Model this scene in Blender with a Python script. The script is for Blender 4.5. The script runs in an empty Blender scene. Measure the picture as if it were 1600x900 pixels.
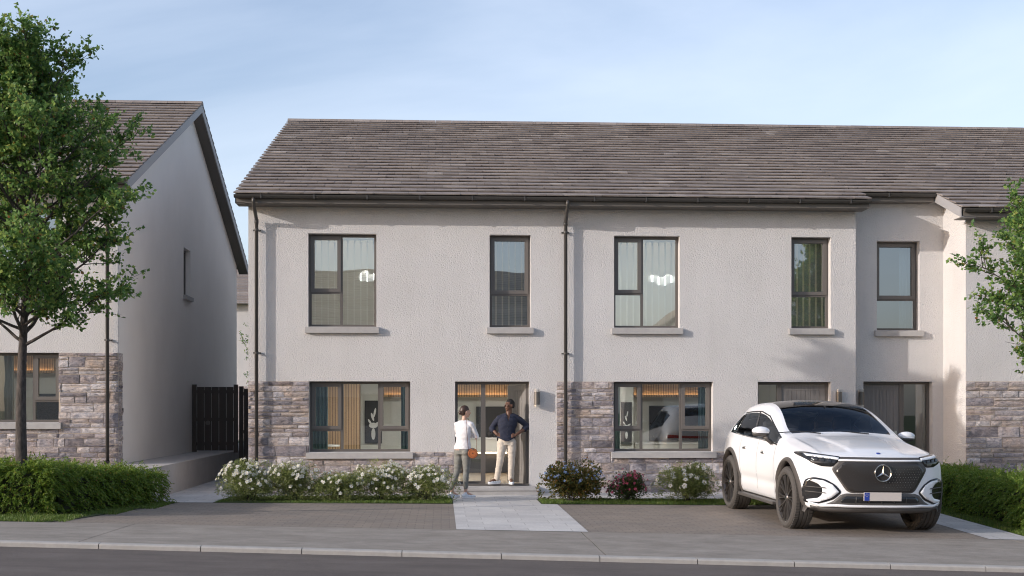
import bpy, bmesh, math, random
import numpy as np
from mathutils import Vector, Matrix, noise
from mathutils.bvhtree import BVHTree
from mathutils.geometry import delaunay_2d_cdt
random.seed(7); np.random.seed(7)
SC = bpy.context.scene
COL = SC.collection
R = math.radians

# ------------------------------------------------------------------ camera
CAMY, CAMZ, FPX = -25.0, 1.625, 2000.0
YAW = math.atan(0.055)
cd = bpy.data.cameras.new('camera'); cam = bpy.data.objects.new('camera', cd); COL.objects.link(cam)
cd.sensor_width = 36.0; cd.lens = 36.0*FPX/1600.0
cd.shift_x = 0.0; cd.shift_y = 190.0/1600.0
cd.clip_start = 0.1; cd.clip_end = 2000
cam.location = (0, CAMY, CAMZ); cam.rotation_euler = (R(90), 0, -YAW)
SC.camera = cam

# ------------------------------------------------------------------ light
SUND = Vector((2.5, 1.0, -0.75)).normalized()          # the way the sunlight travels
w = bpy.data.worlds.new('World'); SC.world = w; w.use_nodes = True
nt = w.node_tree; nt.nodes.clear()
def wn(t): return nt.nodes.new(t)
out = wn('ShaderNodeOutputWorld'); bg = wn('ShaderNodeBackground')
sky = wn('ShaderNodeTexSky'); sky.sky_type = 'NISHITA'; sky.sun_disc = False
sky.sun_elevation = math.asin(-SUND.z); sky.sun_rotation = math.atan2(-SUND.x, -SUND.y)
sky.air_density = 1.0; sky.dust_density = 1.6; sky.ozone_density = 2.0
tc = wn('ShaderNodeTexCoord'); mp = wn('ShaderNodeMapping'); mp.inputs['Scale'].default_value = (1.0, 1.0, 2.6)
mp.inputs['Rotation'].default_value = (0.0, R(10), 0.3)
ns = wn('ShaderNodeTexNoise'); ns.inputs['Scale'].default_value = 1.3; ns.inputs['Detail'].default_value = 7; ns.inputs['Roughness'].default_value = .55; ns.inputs['Distortion'].default_value = .5
rp = wn('ShaderNodeValToRGB'); rp.color_ramp.elements[0].position = .36; rp.color_ramp.elements[1].position = .70
rp.color_ramp.elements[0].color = (.02,.02,.02,1); rp.color_ramp.elements[1].color = (.52,.52,.52,1)
mx = wn('ShaderNodeMixRGB'); mx.inputs['Color2'].default_value = (5.0, 5.5, 6.3, 1)
mult = wn('ShaderNodeMixRGB'); mult.blend_type = 'MULTIPLY'; mult.inputs['Fac'].default_value = 1; mult.inputs['Color2'].default_value = (1.10, 1.01, 1.04, 1)
nt.links.new(tc.outputs['Generated'], mp.inputs[0]); nt.links.new(mp.outputs[0], ns.inputs[0]); nt.links.new(ns.outputs[0], rp.inputs[0])
nt.links.new(sky.outputs[0], mult.inputs['Color1']); nt.links.new(rp.outputs[0], mx.inputs['Fac']); nt.links.new(mult.outputs[0], mx.inputs['Color1'])
nt.links.new(mx.outputs[0], bg.inputs['Color']); bg.inputs['Strength'].default_value = 0.15
nt.links.new(bg.outputs[0], out.inputs[0])
sd = bpy.data.lights.new('sun', 'SUN'); sun = bpy.data.objects.new('sun', sd); COL.objects.link(sun)
sd.energy = 2.55; sd.angle = R(0.5); sd.color = (1.0, .94, .885)
sun.rotation_euler = SUND.to_track_quat('-Z', 'Y').to_euler(); sun.location = (-20, -20, 20)
SC.view_settings.view_transform = 'Standard'; SC.view_settings.look = 'None'
SC.view_settings.exposure = 0.52; SC.view_settings.gamma = 1.0
SC.render.engine = 'CYCLES'
SC.cycles.use_denoising = True; SC.cycles.max_bounces = 8; SC.cycles.transparent_max_bounces = 16
SC.cycles.sample_clamp_indirect = 6.0; SC.cycles.filter_width = 1.1

# ------------------------------------------------------------------ helpers
def PX(px, Y):                       # world x of picture column px on the plane y = Y
    u = (px-800.0)/FPX; yy = Y-CAMY; s, c = math.sin(YAW), math.cos(YAW)
    return yy*(s+u*c)/(c-u*s)
def DEP(X, Y): return (Y-CAMY)*math.cos(YAW)+X*math.sin(YAW)
def PZ(px, py, Y):
    return CAMZ+(640.0-py)/FPX*DEP(PX(px, Y), Y)
def gz(X, Y):                        # the street falls gently to the right
    return -0.00307*max(-22, min(22, X))*max(0, min(12, -Y))

def tag(o, label=None, cat=None, group=None, kind=None):
    if label: o['label'] = label
    if cat: o['category'] = cat
    if group: o['group'] = group
    if kind: o['kind'] = kind
    return o
ORG = {}
def empty(name, loc=(0,0,0), rz=0.0):
    o = bpy.data.objects.new(name, None); COL.objects.link(o); o.location = loc; o.rotation_euler = (0,0,rz)
    o.empty_display_size = .2
    ORG[o.name] = Vector(loc) if rz == 0 else Vector((0,0,0))
    return o

class MB:
    def __init__(s): s.v = []; s.f = []; s.m = []; s.cur = 0
    def add(s, vs, fs):
        b = len(s.v); s.v.extend([tuple(p) for p in vs]); s.f.extend([tuple(b+i for i in f) for f in fs]); s.m.extend([s.cur]*len(fs)); return s
    def quad(s, a, b, c, d): return s.add([a,b,c,d], [(0,1,2,3)])
    def box(s, x0, y0, z0, x1, y1, z1):
        if x0 > x1: x0, x1 = x1, x0
        if y0 > y1: y0, y1 = y1, y0
        if z0 > z1: z0, z1 = z1, z0
        return s.add([(x0,y0,z0),(x1,y0,z0),(x1,y1,z0),(x0,y1,z0),(x0,y0,z1),(x1,y0,z1),(x1,y1,z1),(x0,y1,z1)],
              [(0,3,2,1),(4,5,6,7),(0,1,5,4),(1,2,6,5),(2,3,7,6),(3,0,4,7)])
    def hexa(s, p):                  # 8 corners ordered like box
        return s.add(p, [(0,3,2,1),(4,5,6,7),(0,1,5,4),(1,2,6,5),(2,3,7,6),(3,0,4,7)])
    def tube(s, pts, rad, n=6, cap=True):
        pts = [Vector(p) for p in pts]
        if not isinstance(rad, (list, tuple)): rad = [rad]*len(pts)
        vs = []; fs = []; up = None
        for i, p in enumerate(pts):
            d = (pts[min(i+1, len(pts)-1)]-pts[max(i-1, 0)])
            if d.length < 1e-9: d = Vector((0,0,1))
            d.normalize()
            if up is None:
                up = Vector((0,0,1)) if abs(d.z) < .9 else Vector((1,0,0))
            a = d.cross(up)
            if a.length < 1e-6: a = d.orthogonal()
            a.normalize(); b = d.cross(a).normalized(); up = -b if False else up
            for k in range(n):
                t = 2*math.pi*k/n
                vs.append(p+(a*math.cos(t)+b*math.sin(t))*rad[i])
        for i in range(len(pts)-1):
            for k in range(n):
                k2 = (k+1) % n
                fs.append((i*n+k, i*n+k2, (i+1)*n+k2, (i+1)*n+k))
        if cap:
            fs.append(tuple(range(n-1, -1, -1))); fs.append(tuple((len(pts)-1)*n+k for k in range(n)))
        return s.add(vs, fs)
    def lathe(s, prof, c=(0,0,0), axis='z', n=32, close=False):
        vs = []; fs = []; c = Vector(c)
        for (r, h) in prof:
            for k in range(n):
                t = 2*math.pi*k/n; x, y = r*math.cos(t), r*math.sin(t)
                vs.append(c+(Vector((x,y,h)) if axis == 'z' else Vector((h,x,y)) if axis == 'x' else Vector((x,h,y))))
        m = len(prof)
        for i in range(m if close else m-1):
            j = (i+1) % m
            for k in range(n):
                k2 = (k+1) % n; fs.append((i*n+k, i*n+k2, j*n+k2, j*n+k))
        return s.add(vs, fs)
    def sphere(s, c, r, nu=12, nv=8, sc=(1,1,1)):
        vs = []; fs = []; c = Vector(c)
        for i in range(nv+1):
            a = math.pi*i/nv
            for k in range(nu):
                t = 2*math.pi*k/nu
                vs.append(c+Vector((math.sin(a)*math.cos(t)*sc[0], math.sin(a)*math.sin(t)*sc[1], math.cos(a)*sc[2]))*r)
        for i in range(nv):
            for k in range(nu):
                k2 = (k+1) % nu; fs.append((i*nu+k, (i+1)*nu+k, (i+1)*nu+k2, i*nu+k2))
        return s.add(vs, fs)
    def build(s, name, mat, parent=None, smooth=False, bevel=0, local=False, fixn=False):
        me = bpy.data.meshes.new(name)
        off = Vector((0,0,0))
        if parent is not None and not local: off = ORG.get(parent.name, off)
        vs = s.v if off.length == 0 else [(p[0]-off.x, p[1]-off.y, p[2]-off.z) for p in s.v]
        me.from_pydata(vs, [], s.f); me.update()
        for mt in (mat if isinstance(mat, (list, tuple)) else [mat]): me.materials.append(mt)
        if isinstance(mat, (list, tuple)): me.polygons.foreach_set('material_index', s.m)
        if fixn:
            bm = bmesh.new(); bm.from_mesh(me); bmesh.ops.remove_doubles(bm, verts=bm.verts, dist=1e-5); bmesh.ops.recalc_face_normals(bm, faces=bm.faces); bm.to_mesh(me); bm.free()
        if smooth: me.polygons.foreach_set('use_smooth', [True]*len(me.polygons))
        o = bpy.data.objects.new(name, me); COL.objects.link(o)
        if parent is not None: o.parent = parent; ORG[o.name] = ORG.get(parent.name, Vector((0,0,0)))
        if bevel:
            b = o.modifiers.new('bevel', 'BEVEL'); b.width = bevel; b.segments = 2; b.limit_method = 'ANGLE'; b.harden_normals = False
        return o
    def thing(s, name, mat, label, cat, base=(0,0,0), group=None, **k):
        o = s.build(name, mat, **k)
        me = o.data; b = Vector(base); me.transform(Matrix.Translation(-b)); o.location = b; ORG[o.name] = b
        return tag(o, label, cat, group)

# ------------------------------------------------------------------ materials
def mat(name, col=(.5,.5,.5), rough=.6, metal=0.0, **kw):
    m = bpy.data.materials.new(name); m.use_nodes = True
    p = m.node_tree.nodes['Principled BSDF']
    p.inputs['Base Color'].default_value = (*col, 1); p.inputs['Roughness'].default_value = rough; p.inputs['Metallic'].default_value = metal
    for k, v in kw.items(): p.inputs[k].default_value = v
    return m
class NT:
    def __init__(s, m): s.t = m.node_tree; s.p = s.t.nodes['Principled BSDF']
    def n(s, typ, **kw):
        x = s.t.nodes.new(typ)
        for k, v in kw.items():
            if k.startswith('i_'): x.inputs[k[2:].replace('_', ' ')].default_value = v
            else: setattr(x, k, v)
        return x
    def l(s, a, b): s.t.links.new(a, b)
    def obj(s, scale=(1,1,1), rot=(0,0,0), geo=True):
        t = s.n('ShaderNodeNewGeometry') if geo else s.n('ShaderNodeTexCoord'); m = s.n('ShaderNodeMapping')
        m.inputs['Scale'].default_value = scale; m.inputs['Rotation'].default_value = rot
        s.l(t.outputs['Position'] if geo else t.outputs['Object'], m.inputs[0]); return m.outputs[0]
    def noise(s, vec, scale=5, detail=4, rough=.5, dist=0):
        x = s.n('ShaderNodeTexNoise'); x.inputs['Scale'].default_value = scale; x.inputs['Detail'].default_value = detail
        x.inputs['Roughness'].default_value = rough; x.inputs['Distortion'].default_value = dist
        if vec is not None: s.l(vec, x.inputs['Vector'])
        return x.outputs['Fac']
    def ramp(s, fac, stops):
        r = s.n('ShaderNodeValToRGB'); e = r.color_ramp.elements
        while len(e) < len(stops): e.new(.5)
        for i, (p, c) in enumerate(stops):
            e[i].position = p; e[i].color = (*c, 1) if len(c) == 3 else c
        s.l(fac, r.inputs[0]); return r.outputs[0]
    def mix(s, a, b, fac, mode='MIX'):
        x = s.n('ShaderNodeMixRGB', blend_type=mode)
        for sock, v in ((x.inputs['Color1'], a), (x.inputs['Color2'], b), (x.inputs['Fac'], fac)):
            if isinstance(v, (int, float)): sock.default_value = v if sock.type == 'VALUE' else (v, v, v, 1)
            elif isinstance(v, tuple): sock.default_value = (*v, 1) if len(v) == 3 else v
            else: s.l(v, sock)
        return x.outputs[0]
    def math(s, op, a, b=0.0):
        x = s.n('ShaderNodeMath', operation=op)
        for i, v in ((0, a), (1, b)):
            if isinstance(v, (int, float)): x.inputs[i].default_value = v
            else: s.l(v, x.inputs[i])
        return x.outputs[0]
    def bump(s, h, strength=.5, dist=.01, prev=None):
        b = s.n('ShaderNodeBump'); b.inputs['Strength'].default_value = strength; b.inputs['Distance'].default_value = dist
        s.l(h, b.inputs['Height'])
        if prev is not None: s.l(prev, b.inputs['Normal'])
        return b.outputs[0]
    def island(s):
        g = s.n('ShaderNodeNewGeometry'); return g.outputs['Random Per Island']
    def out(s, col=None, nrm=None, rough=None):
        if col is not None: s.l(col, s.p.inputs['Base Color'])
        if nrm is not None: s.l(nrm, s.p.inputs['Normal'])
        if rough is not None: s.l(rough, s.p.inputs['Roughness'])
M = {}
# rough-cast render on the walls
m = M['render'] = mat('render', (.6,.56,.55), .9); t = NT(m); v = t.obj()
h1 = t.noise(v, 46, 3, .55, .3); h2 = t.noise(v, 95, 2, .5)
vo = t.n('ShaderNodeTexVoronoi', feature='SMOOTH_F1'); vo.inputs['Scale'].default_value = 40; vo.inputs['Smoothness'].default_value = .6; t.l(v, vo.inputs['Vector'])
hh = t.math('ADD', t.math('SUBTRACT', t.ramp(h1, [(.28,(0,0,0)),(.72,(1,1,1))]), t.math('MULTIPLY', vo.outputs['Distance'], .9)), t.math('MULTIPLY', h2, .35))
big = t.ramp(t.noise(v, .7, 5, .6), [(.25,(.56,.535,.52)),(.75,(.635,.61,.595))])
st = t.ramp(t.noise(t.obj((3,3,.35)), 1.2, 4, .6), [(.3,(.93,.93,.92)),(.6,(1,1,1))])
t.out(t.mix(big, st, .5, 'MULTIPLY'), t.bump(hh, .7, .008))
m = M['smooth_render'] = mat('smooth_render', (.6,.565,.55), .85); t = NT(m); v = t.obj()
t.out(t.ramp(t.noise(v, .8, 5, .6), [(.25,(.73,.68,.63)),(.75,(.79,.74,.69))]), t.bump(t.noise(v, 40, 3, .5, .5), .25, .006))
# ashlar stone
m = M['stone'] = mat('stone', (.3,.27,.27), .9); t = NT(m); v = t.obj()
c = t.ramp(t.island(), [(0,(.15,.14,.152)),(.15,(.36,.335,.345)),(.28,(.22,.205,.22)),(.40,(.46,.43,.42)),(.52,(.28,.24,.225)),(.64,(.52,.495,.495)),(.75,(.17,.158,.175)),(.86,(.39,.335,.295)),(1,(.31,.285,.30))])
c2 = t.ramp(t.noise(t.obj((1,1,2.2)), 11, 9, .75, .6), [(.34,(.30,.29,.34)),(.46,(.85,.84,.87)),(.62,(1.5,1.44,1.40))])
c3 = t.ramp(t.noise(v, 3.5, 5, .6), [(.44,(1,1,1)),(.70,(1.08,.94,.80))])
cc = t.mix(t.mix(c, c2, .85, 'MULTIPLY'), c3, .8, 'MULTIPLY')
t.out(cc, t.bump(t.noise(t.obj((1,1,1.5)), 34, 8, .7, .3), .8, .018))
m = M['mortar'] = mat('mortar', (.50,.42,.34), .95); t = NT(m)
t.out(None, t.bump(t.noise(t.obj(), 60, 3), .4, .005))
# concrete roof tiles
m = M['tile'] = mat('tile', (.12,.1,.09), .8); t = NT(m); v = t.obj()
c = t.ramp(t.island(), [(0,(.20,.17,.155)),(.35,(.24,.205,.187)),(.7,(.28,.242,.22)),(.93,(.225,.19,.172)),(1,(.36,.32,.295))])
c = t.mix(c, t.ramp(t.noise(v, .5, 5, .65), [(.3,(.86,.86,.88)),(.7,(1.1,1.08,1.04))]), .9, 'MULTIPLY')
c = t.mix(c, t.ramp(t.noise(v, 9, 6, .7), [(.35,(.8,.8,.8)),(.65,(1.12,1.12,1.1))]), .7, 'MULTIPLY')
t.out(c, t.bump(t.noise(v, 60, 3), .3, .004))
M['gutter'] = mat('gutter', (.055,.05,.045), .38)
m = M['soffit'] = mat('soffit', (.13,.115,.10), .6)
M['verge'] = mat('verge', (.30,.29,.29), .6)
M['frame'] = mat('frame', (.115,.102,.092), .42)
M['sash'] = mat('sash', (.135,.12,.108), .42)
m = M['sill'] = mat('sill', (.40,.38,.365), .85); t = NT(m); t.out(t.ramp(t.noise(t.obj(), 6, 6, .65), [(.3,(.36,.34,.33)),(.7,(.44,.42,.40))]), t.bump(t.noise(t.obj(), 80, 3), .25, .003))
m = M['door'] = mat('door', (.16,.15,.145), .55); t = NT(m)
t.out(t.ramp(t.noise(t.obj((14,14,1)), 2, 5, .6), [(.3,(.15,.138,.13)),(.7,(.205,.19,.18))]), t.bump(t.noise(t.obj((30,30,1)), 3, 4, .6), .15, .003))
M['steel'] = mat('steel', (.55,.53,.50), .3, 1.0)
M['lamp_body'] = mat('lamp_body', (.16,.145,.13), .4, .6)
def glass(name, tint, refl, rough=0.0, gc=(.92,.96,.98,1)):
    m = bpy.data.materials.new(name); m.use_nodes = True; nt = m.node_tree; nt.nodes.clear()
    o = nt.nodes.new('ShaderNodeOutputMaterial'); mx = nt.nodes.new('ShaderNodeMixShader'); tr = nt.nodes.new('ShaderNodeBsdfTransparent'); gl = nt.nodes.new('ShaderNodeBsdfGlossy')
    fr = nt.nodes.new('ShaderNodeFresnel'); fr.inputs[0].default_value = 1.5
    ma = nt.nodes.new('ShaderNodeMath'); ma.operation = 'MULTIPLY_ADD'; ma.inputs[1].default_value = 1-refl; ma.inputs[2].default_value = refl
    ma.use_clamp = True
    tr.inputs[0].default_value = (*tint, 1); gl.inputs[0].default_value = gc; gl.inputs[1].default_value = rough
    # each sheet of glass is slightly out of flat
    b = nt.nodes.new('ShaderNodeBump'); n = nt.nodes.new('ShaderNodeTexNoise'); n.inputs['Scale'].default_value = 1.3; n.inputs['Detail'].default_value = 1
    g = nt.nodes.new('ShaderNodeNewGeometry'); nt.links.new(g.outputs['Position'], n.inputs['Vector']); nt.links.new(n.outputs[0], b.inputs['Height']); b.inputs['Strength'].default_value = .05; b.inputs['Distance'].default_value = .02
    nt.links.new(b.outputs[0], gl.inputs['Normal'])
    nt.links.new(fr.outputs[0], ma.inputs[0]); nt.links.new(ma.outputs[0], mx.inputs[0]); nt.links.new(tr.outputs[0], mx.inputs[1]); nt.links.new(gl.outputs[0], mx.inputs[2]); nt.links.new(mx.outputs[0], o.inputs[0])
    return m
M['glass'] = glass('glass', (.86,.91,.90), .13)
M['glass_up'] = glass('glass_up', (.80,.86,.86), .28)
def emis(name, col, st):
    m = mat(name, col, .5); p = m.node_tree.nodes['Principled BSDF']; p.inputs['Emission Color'].default_value = (*col, 1); p.inputs['Emission Strength'].default_value = st
    return m
M['led'] = emis('led', (1.0,.72,.42), 7)
M['fill_emit_up'] = emis('fill_emit_up', (1.0,.95,.86), 25.0)  # this and the next: glow of unseen lamps added to brighten rooms
M['fill_emit'] = emis('fill_emit', (1.0,.98,.95), 38.0)
M['cloud_lamp'] = emis('cloud_lamp', (1.0,.98,.95), 1.7)
M['room'] = mat('room', (.72,.71,.66), .9)
M['room_floor'] = mat('room_floor', (.28,.22,.16), .5)
m = M['wood'] = mat('wood', (.33,.21,.11), .55); t = NT(m)
wv = t.n('ShaderNodeTexWave', wave_type='BANDS', bands_direction='X'); wv.inputs['Scale'].default_value = 5.2; wv.inputs['Distortion'].default_value = 0; t.l(t.obj(), wv.inputs['Vector'])
c = t.mix(t.ramp(wv.outputs['Fac'], [(.05,(.10,.055,.03)),(.2,(.42,.27,.15)),(1,(.50,.33,.19))]), t.ramp(t.noise(t.obj((9,9,.7)), 2, 4, .6), [(.3,(.7,.7,.7)),(.7,(1.15,1.1,1.05))]), .8, 'MULTIPLY')
t.out(c)
M['curtain'] = mat('curtain', (.16,.26,.27), .9); M['curtain_beige'] = mat('curtain_beige', (.50,.45,.36), .9)
M['curtain_pale'] = mat('curtain_pale', (.52,.60,.62), .9)
M['blind'] = mat('blind', (.62,.60,.53), .8)
M['black'] = mat('black', (.012,.012,.014), .25); M['charcoal'] = mat('charcoal', (.05,.05,.055), .7)
M['white'] = mat('white', (.75,.74,.72), .6); M['green_dark'] = mat('green_dark', (.03,.07,.02), .8)
M['gatewood'] = mat('gatewood', (.065,.052,.043), .65)
# ------------------------------------------------------------------ ground
def noisy(name, a, b, sc=3, rough=.9, bsc=90, bs=.35, bd=.006, extra=None):
    m = mat(name, a, rough); t = NT(m); v = t.obj()
    c = t.ramp(t.noise(v, sc, 8, .68), [(.3, a), (.7, b)])
    if extra: c = extra(t, v, c)
    t.out(c, t.bump(t.noise(v, bsc, 4, .6), bs, bd)); return m
M['grass_base'] = noisy('grass_base', (.035,.055,.014), (.06,.085,.025), 6, .95, 60, .6, .02)
M['asphalt'] = noisy('asphalt', (.098,.080,.070), (.135,.113,.10), 1.3, .85, 160, .9, .008,
   lambda t, v, c: t.mix(t.mix(c, t.ramp(t.noise(t.obj((.25,1.4,1)), 1.6, 6, .65, .4), [(.35,(.80,.79,.78)),(.62,(1.12,1.12,1.12))]), .9, 'MULTIPLY'), t.ramp(t.noise(v, 130, 2, .5), [(.35,(.72,.72,.72)),(.5,(1,1,1)),(.68,(1.5,1.5,1.5))]), .8, 'MULTIPLY'))
def brushed(t, v, c):
    c = t.mix(c, t.ramp(t.noise(t.obj((.6,1.6,1)), 2.2, 7, .7, 1), [(.35,(.78,.77,.76)),(.6,(1.05,1.05,1.05))]), .8, 'MULTIPLY')
    c = t.mix(c, t.ramp(t.noise(t.obj((2.5,14,1)), 6, 4, .6), [(.3,(.84,.84,.84)),(.7,(1.1,1.1,1.1))]), .8, 'MULTIPLY')
    c = t.mix(c, t.ramp(t.noise(v, 120, 2, .5), [(.35,(.82,.82,.82)),(.65,(1.12,1.12,1.12))]), .7, 'MULTIPLY')
    # hairline cracks and scuffs
    n = t.noise(v, 1.1, 6, .7, .6)
    r = t.math('ABSOLUTE', t.math('SUBTRACT', n, .5))
    return t.mix(c, t.ramp(r, [(0,(.72,.71,.70)),(.004,(1,1,1))]), .35, 'MULTIPLY')
M['concrete'] = noisy('concrete', (.245,.215,.182), (.34,.30,.258), 1.7, .9, 110, .5, .006, brushed)
M['kerb'] = noisy('kerb', (.34,.32,.295), (.42,.395,.365), 9, .9, 140, .5, .004)
M['retaining'] = noisy('retaining', (.36,.33,.31), (.44,.41,.39), 1.5, .9, 60, .3, .004)
def brick(name, c1, c2, mortar, bw, bh, msz, tint, bump=.5, off=.5, rot=0.0):
    m = mat(name, c1, .88); t = NT(m); v = t.obj(rot=(0,0,rot))
    b = t.n('ShaderNodeTexBrick'); b.offset = off; b.inputs['Color1'].default_value = (*c1,1); b.inputs['Color2'].default_value = (*c2,1); b.inputs['Mortar'].default_value = (*mortar,1)
    b.inputs['Scale'].default_value = 1; b.inputs['Mortar Size'].default_value = msz; b.inputs['Brick Width'].default_value = bw; b.inputs['Row Height'].default_value = bh; b.inputs['Mortar Smooth'].default_value = .3; b.inputs['Bias'].default_value = 0
    vv = t.n('ShaderNodeVectorMath', operation='ADD'); nn = t.n('ShaderNodeTexNoise'); nn.inputs['Scale'].default_value = 7; t.l(v, nn.inputs['Vector'])
    sc = t.n('ShaderNodeVectorMath', operation='SCALE'); sc.inputs['Scale'].default_value = .012; t.l(nn.outputs['Color'], sc.inputs[0]); t.l(v, vv.inputs[0]); t.l(sc.outputs[0], vv.inputs[1]); t.l(vv.outputs[0], b.inputs['Vector'])
    c = t.mix(b.outputs['Color'], t.ramp(t.noise(v, 1.2, 6, .65), [(.3, (.8,.8,.82)),(.7, tint)]), .9, 'MULTIPLY')
    c = t.mix(c, t.ramp(t.noise(v, 30, 5, .65), [(.3,(.8,.8,.8)),(.7,(1.15,1.15,1.15))]), .7, 'MULTIPLY')
    h = t.math('ADD', t.math('MULTIPLY', b.outputs['Fac'], -1.0), t.math('MULTIPLY', t.noise(v, 60, 3, .6), .35))
    t.out(c, t.bump(h, bump, .006)); return m
M['pavers'] = brick('pavers', (.225,.19,.158), (.26,.222,.186), (.15,.128,.107), .24, .16, .006, (1.1,1.04,.98))
M['slabs'] = brick('slabs', (.55,.525,.495), (.63,.605,.57), (.38,.355,.33), .6, .40, .005, (1.04,1.03,1.02), .4, .37)
M['blueslabs'] = brick('blueslabs', (.48,.465,.45), (.56,.545,.53), (.2,.19,.18), .6, .45, .005, (1.04,1.03,1.02), .4, .37)

def sheet(name, x0, x1, y0, y1, dz, mt, kind='structure', n=None, fz=None, hole=None):
    b = MB(); nx = n or max(2, int(abs(x1-x0)/1.5)); ny = max(2, int(abs(y1-y0)/1.5)) if n is None else n
    g = fz or gz
    vs = [(x0+(x1-x0)*i/nx, y0+(y1-y0)*j/ny, 0) for j in range(ny+1) for i in range(nx+1)]
    vs = [(x, y, g(x, y)+dz) for x, y, _ in vs]
    fs = [(j*(nx+1)+i, j*(nx+1)+i+1, (j+1)*(nx+1)+i+1, (j+1)*(nx+1)+i) for j in range(ny) for i in range(nx)]
    b.add(vs, fs); o = b.build(name, mt); return tag(o, kind=kind)
# base ground, one sheet to the horizon
b = MB(); xs = [-600,-150,-60,-22,-12,-6,0,6,12,22,60,150,600]; ys = [-600,-150,-60,-30,-19.5,-12,-9,-6,-3,0,8,30,80,200,600]
for j, y in enumerate(ys):
    for i, x in enumerate(xs): b.v.append((x, y, gz(x, y)-.16))
nx = len(xs)
for j in range(len(ys)-1):
    for i in range(nx-1): b.f.append((j*nx+i, j*nx+i+1, (j+1)*nx+i+1, (j+1)*nx+i)); b.m.append(0)
tag(b.build('ground', M['grass_base']), kind='structure')
sheet('road', -60, 60, -17.2, -10.415, -.060, M['asphalt'])
# footpath in cast bays with open joints between them
b = MB(); js = [-58.1,-34.1,-22.1,-16.1,-10.1,-4.1,1.9,7.9,13.9,19.9,31.9,58]
for a_, c_ in zip(js[:-1], js[1:]):
    for k in range(3):
        xa = a_+.006+(c_-a_-.012)*k/3; xb = a_+.006+(c_-a_-.012)*(k+1)/3
        y0, y1 = -10.295, -7.62
        p = [(xa,y0),(xb,y0),(xb,y1),(xa,y1)]
        b.hexa([(x,y,gz(x,y)-.12) for x,y in p]+[(x,y,gz(x,y)+.0) for x,y in p])
tag(b.build('footpath', M['concrete'], fixn=False), kind='structure')
b = MB(); x = -40.0
while x < 40:
    xa, xb = x+.005, x+1.13-.005; prof = [(-10.295,-.2),(-10.295,.002),(-10.385,.002),(-10.408,-.005),(-10.42,-.018),(-10.422,-.2)]
    vs = [(X_, y, gz(X_, y)+z) for X_ in (xa, xb) for y, z in prof]; n = len(prof)
    b.add(vs, [(i, (i+1) % n, n+(i+1) % n, n+i) for i in range(n)]+[tuple(range(n-1,-1,-1)), tuple(range(n, 2*n))])
    x += 1.13
tag(b.build('kerb', M['kerb'], fixn=True), kind='structure')
sheet('far_footpath', -60, 60, -19.5, -17.2, 0.02, M['concrete'])
sheet('driveway_left', -5.2, .2, -7.615, -2.9, 0, M['pavers'])
sheet('driveway_right', 2.0, 7.6, -7.615, -2.9, 0, M['pavers'])
sheet('garden_path', .2, 2.0, -7.615, -.68, .004, M['slabs'])
sheet('side_path', -5.2, -3.9, -2.9, 15.5, .004, M['blueslabs'])
sheet('house_apron', -3.9, 10.2, -1.15, .32, 0, M['slabs']); sheet('bed_paving', 1.9, 10.2, -1.8, -1.15, 0, M['slabs'])
sheet('right_path', 7.6, 8.28, -7.615, -1.8, .004, M['blueslabs'])
sheet('lawn_strip_left', -3.9, .2, -2.9, -1.15, .006, M['grass_base'])
sheet('lawn_strip_right', 1.72, 7.6, -2.9, -1.8, .006, M['grass_base'])
sheet('lawn_right', 8.28, 30, -7.615, -1.6, .002, M['grass_base'])
def bankz(X, Y):
    s = max(0, min(1, (Y+6.6)/5.4)); s = s*s*(3-2*s)
    e = max(0, min(1, (-5.2-X)/.6)); return gz(X, Y)*(1-s)+.56*s*e
sheet('lawn_left', -30, -5.2, -7.615, -.9, .002, M['grass_base'], n=24, fz=bankz)
# raised paving and its retaining wall beside the left house
b = MB(); b.box(-30, -1.0, -.1, -5.2, 15.5, .575); b.box(-7.2, -3.1, -.1, -5.2, -1.0, .575)
tag(b.build('terrace_paving', M['retaining']), kind='structure')

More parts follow.
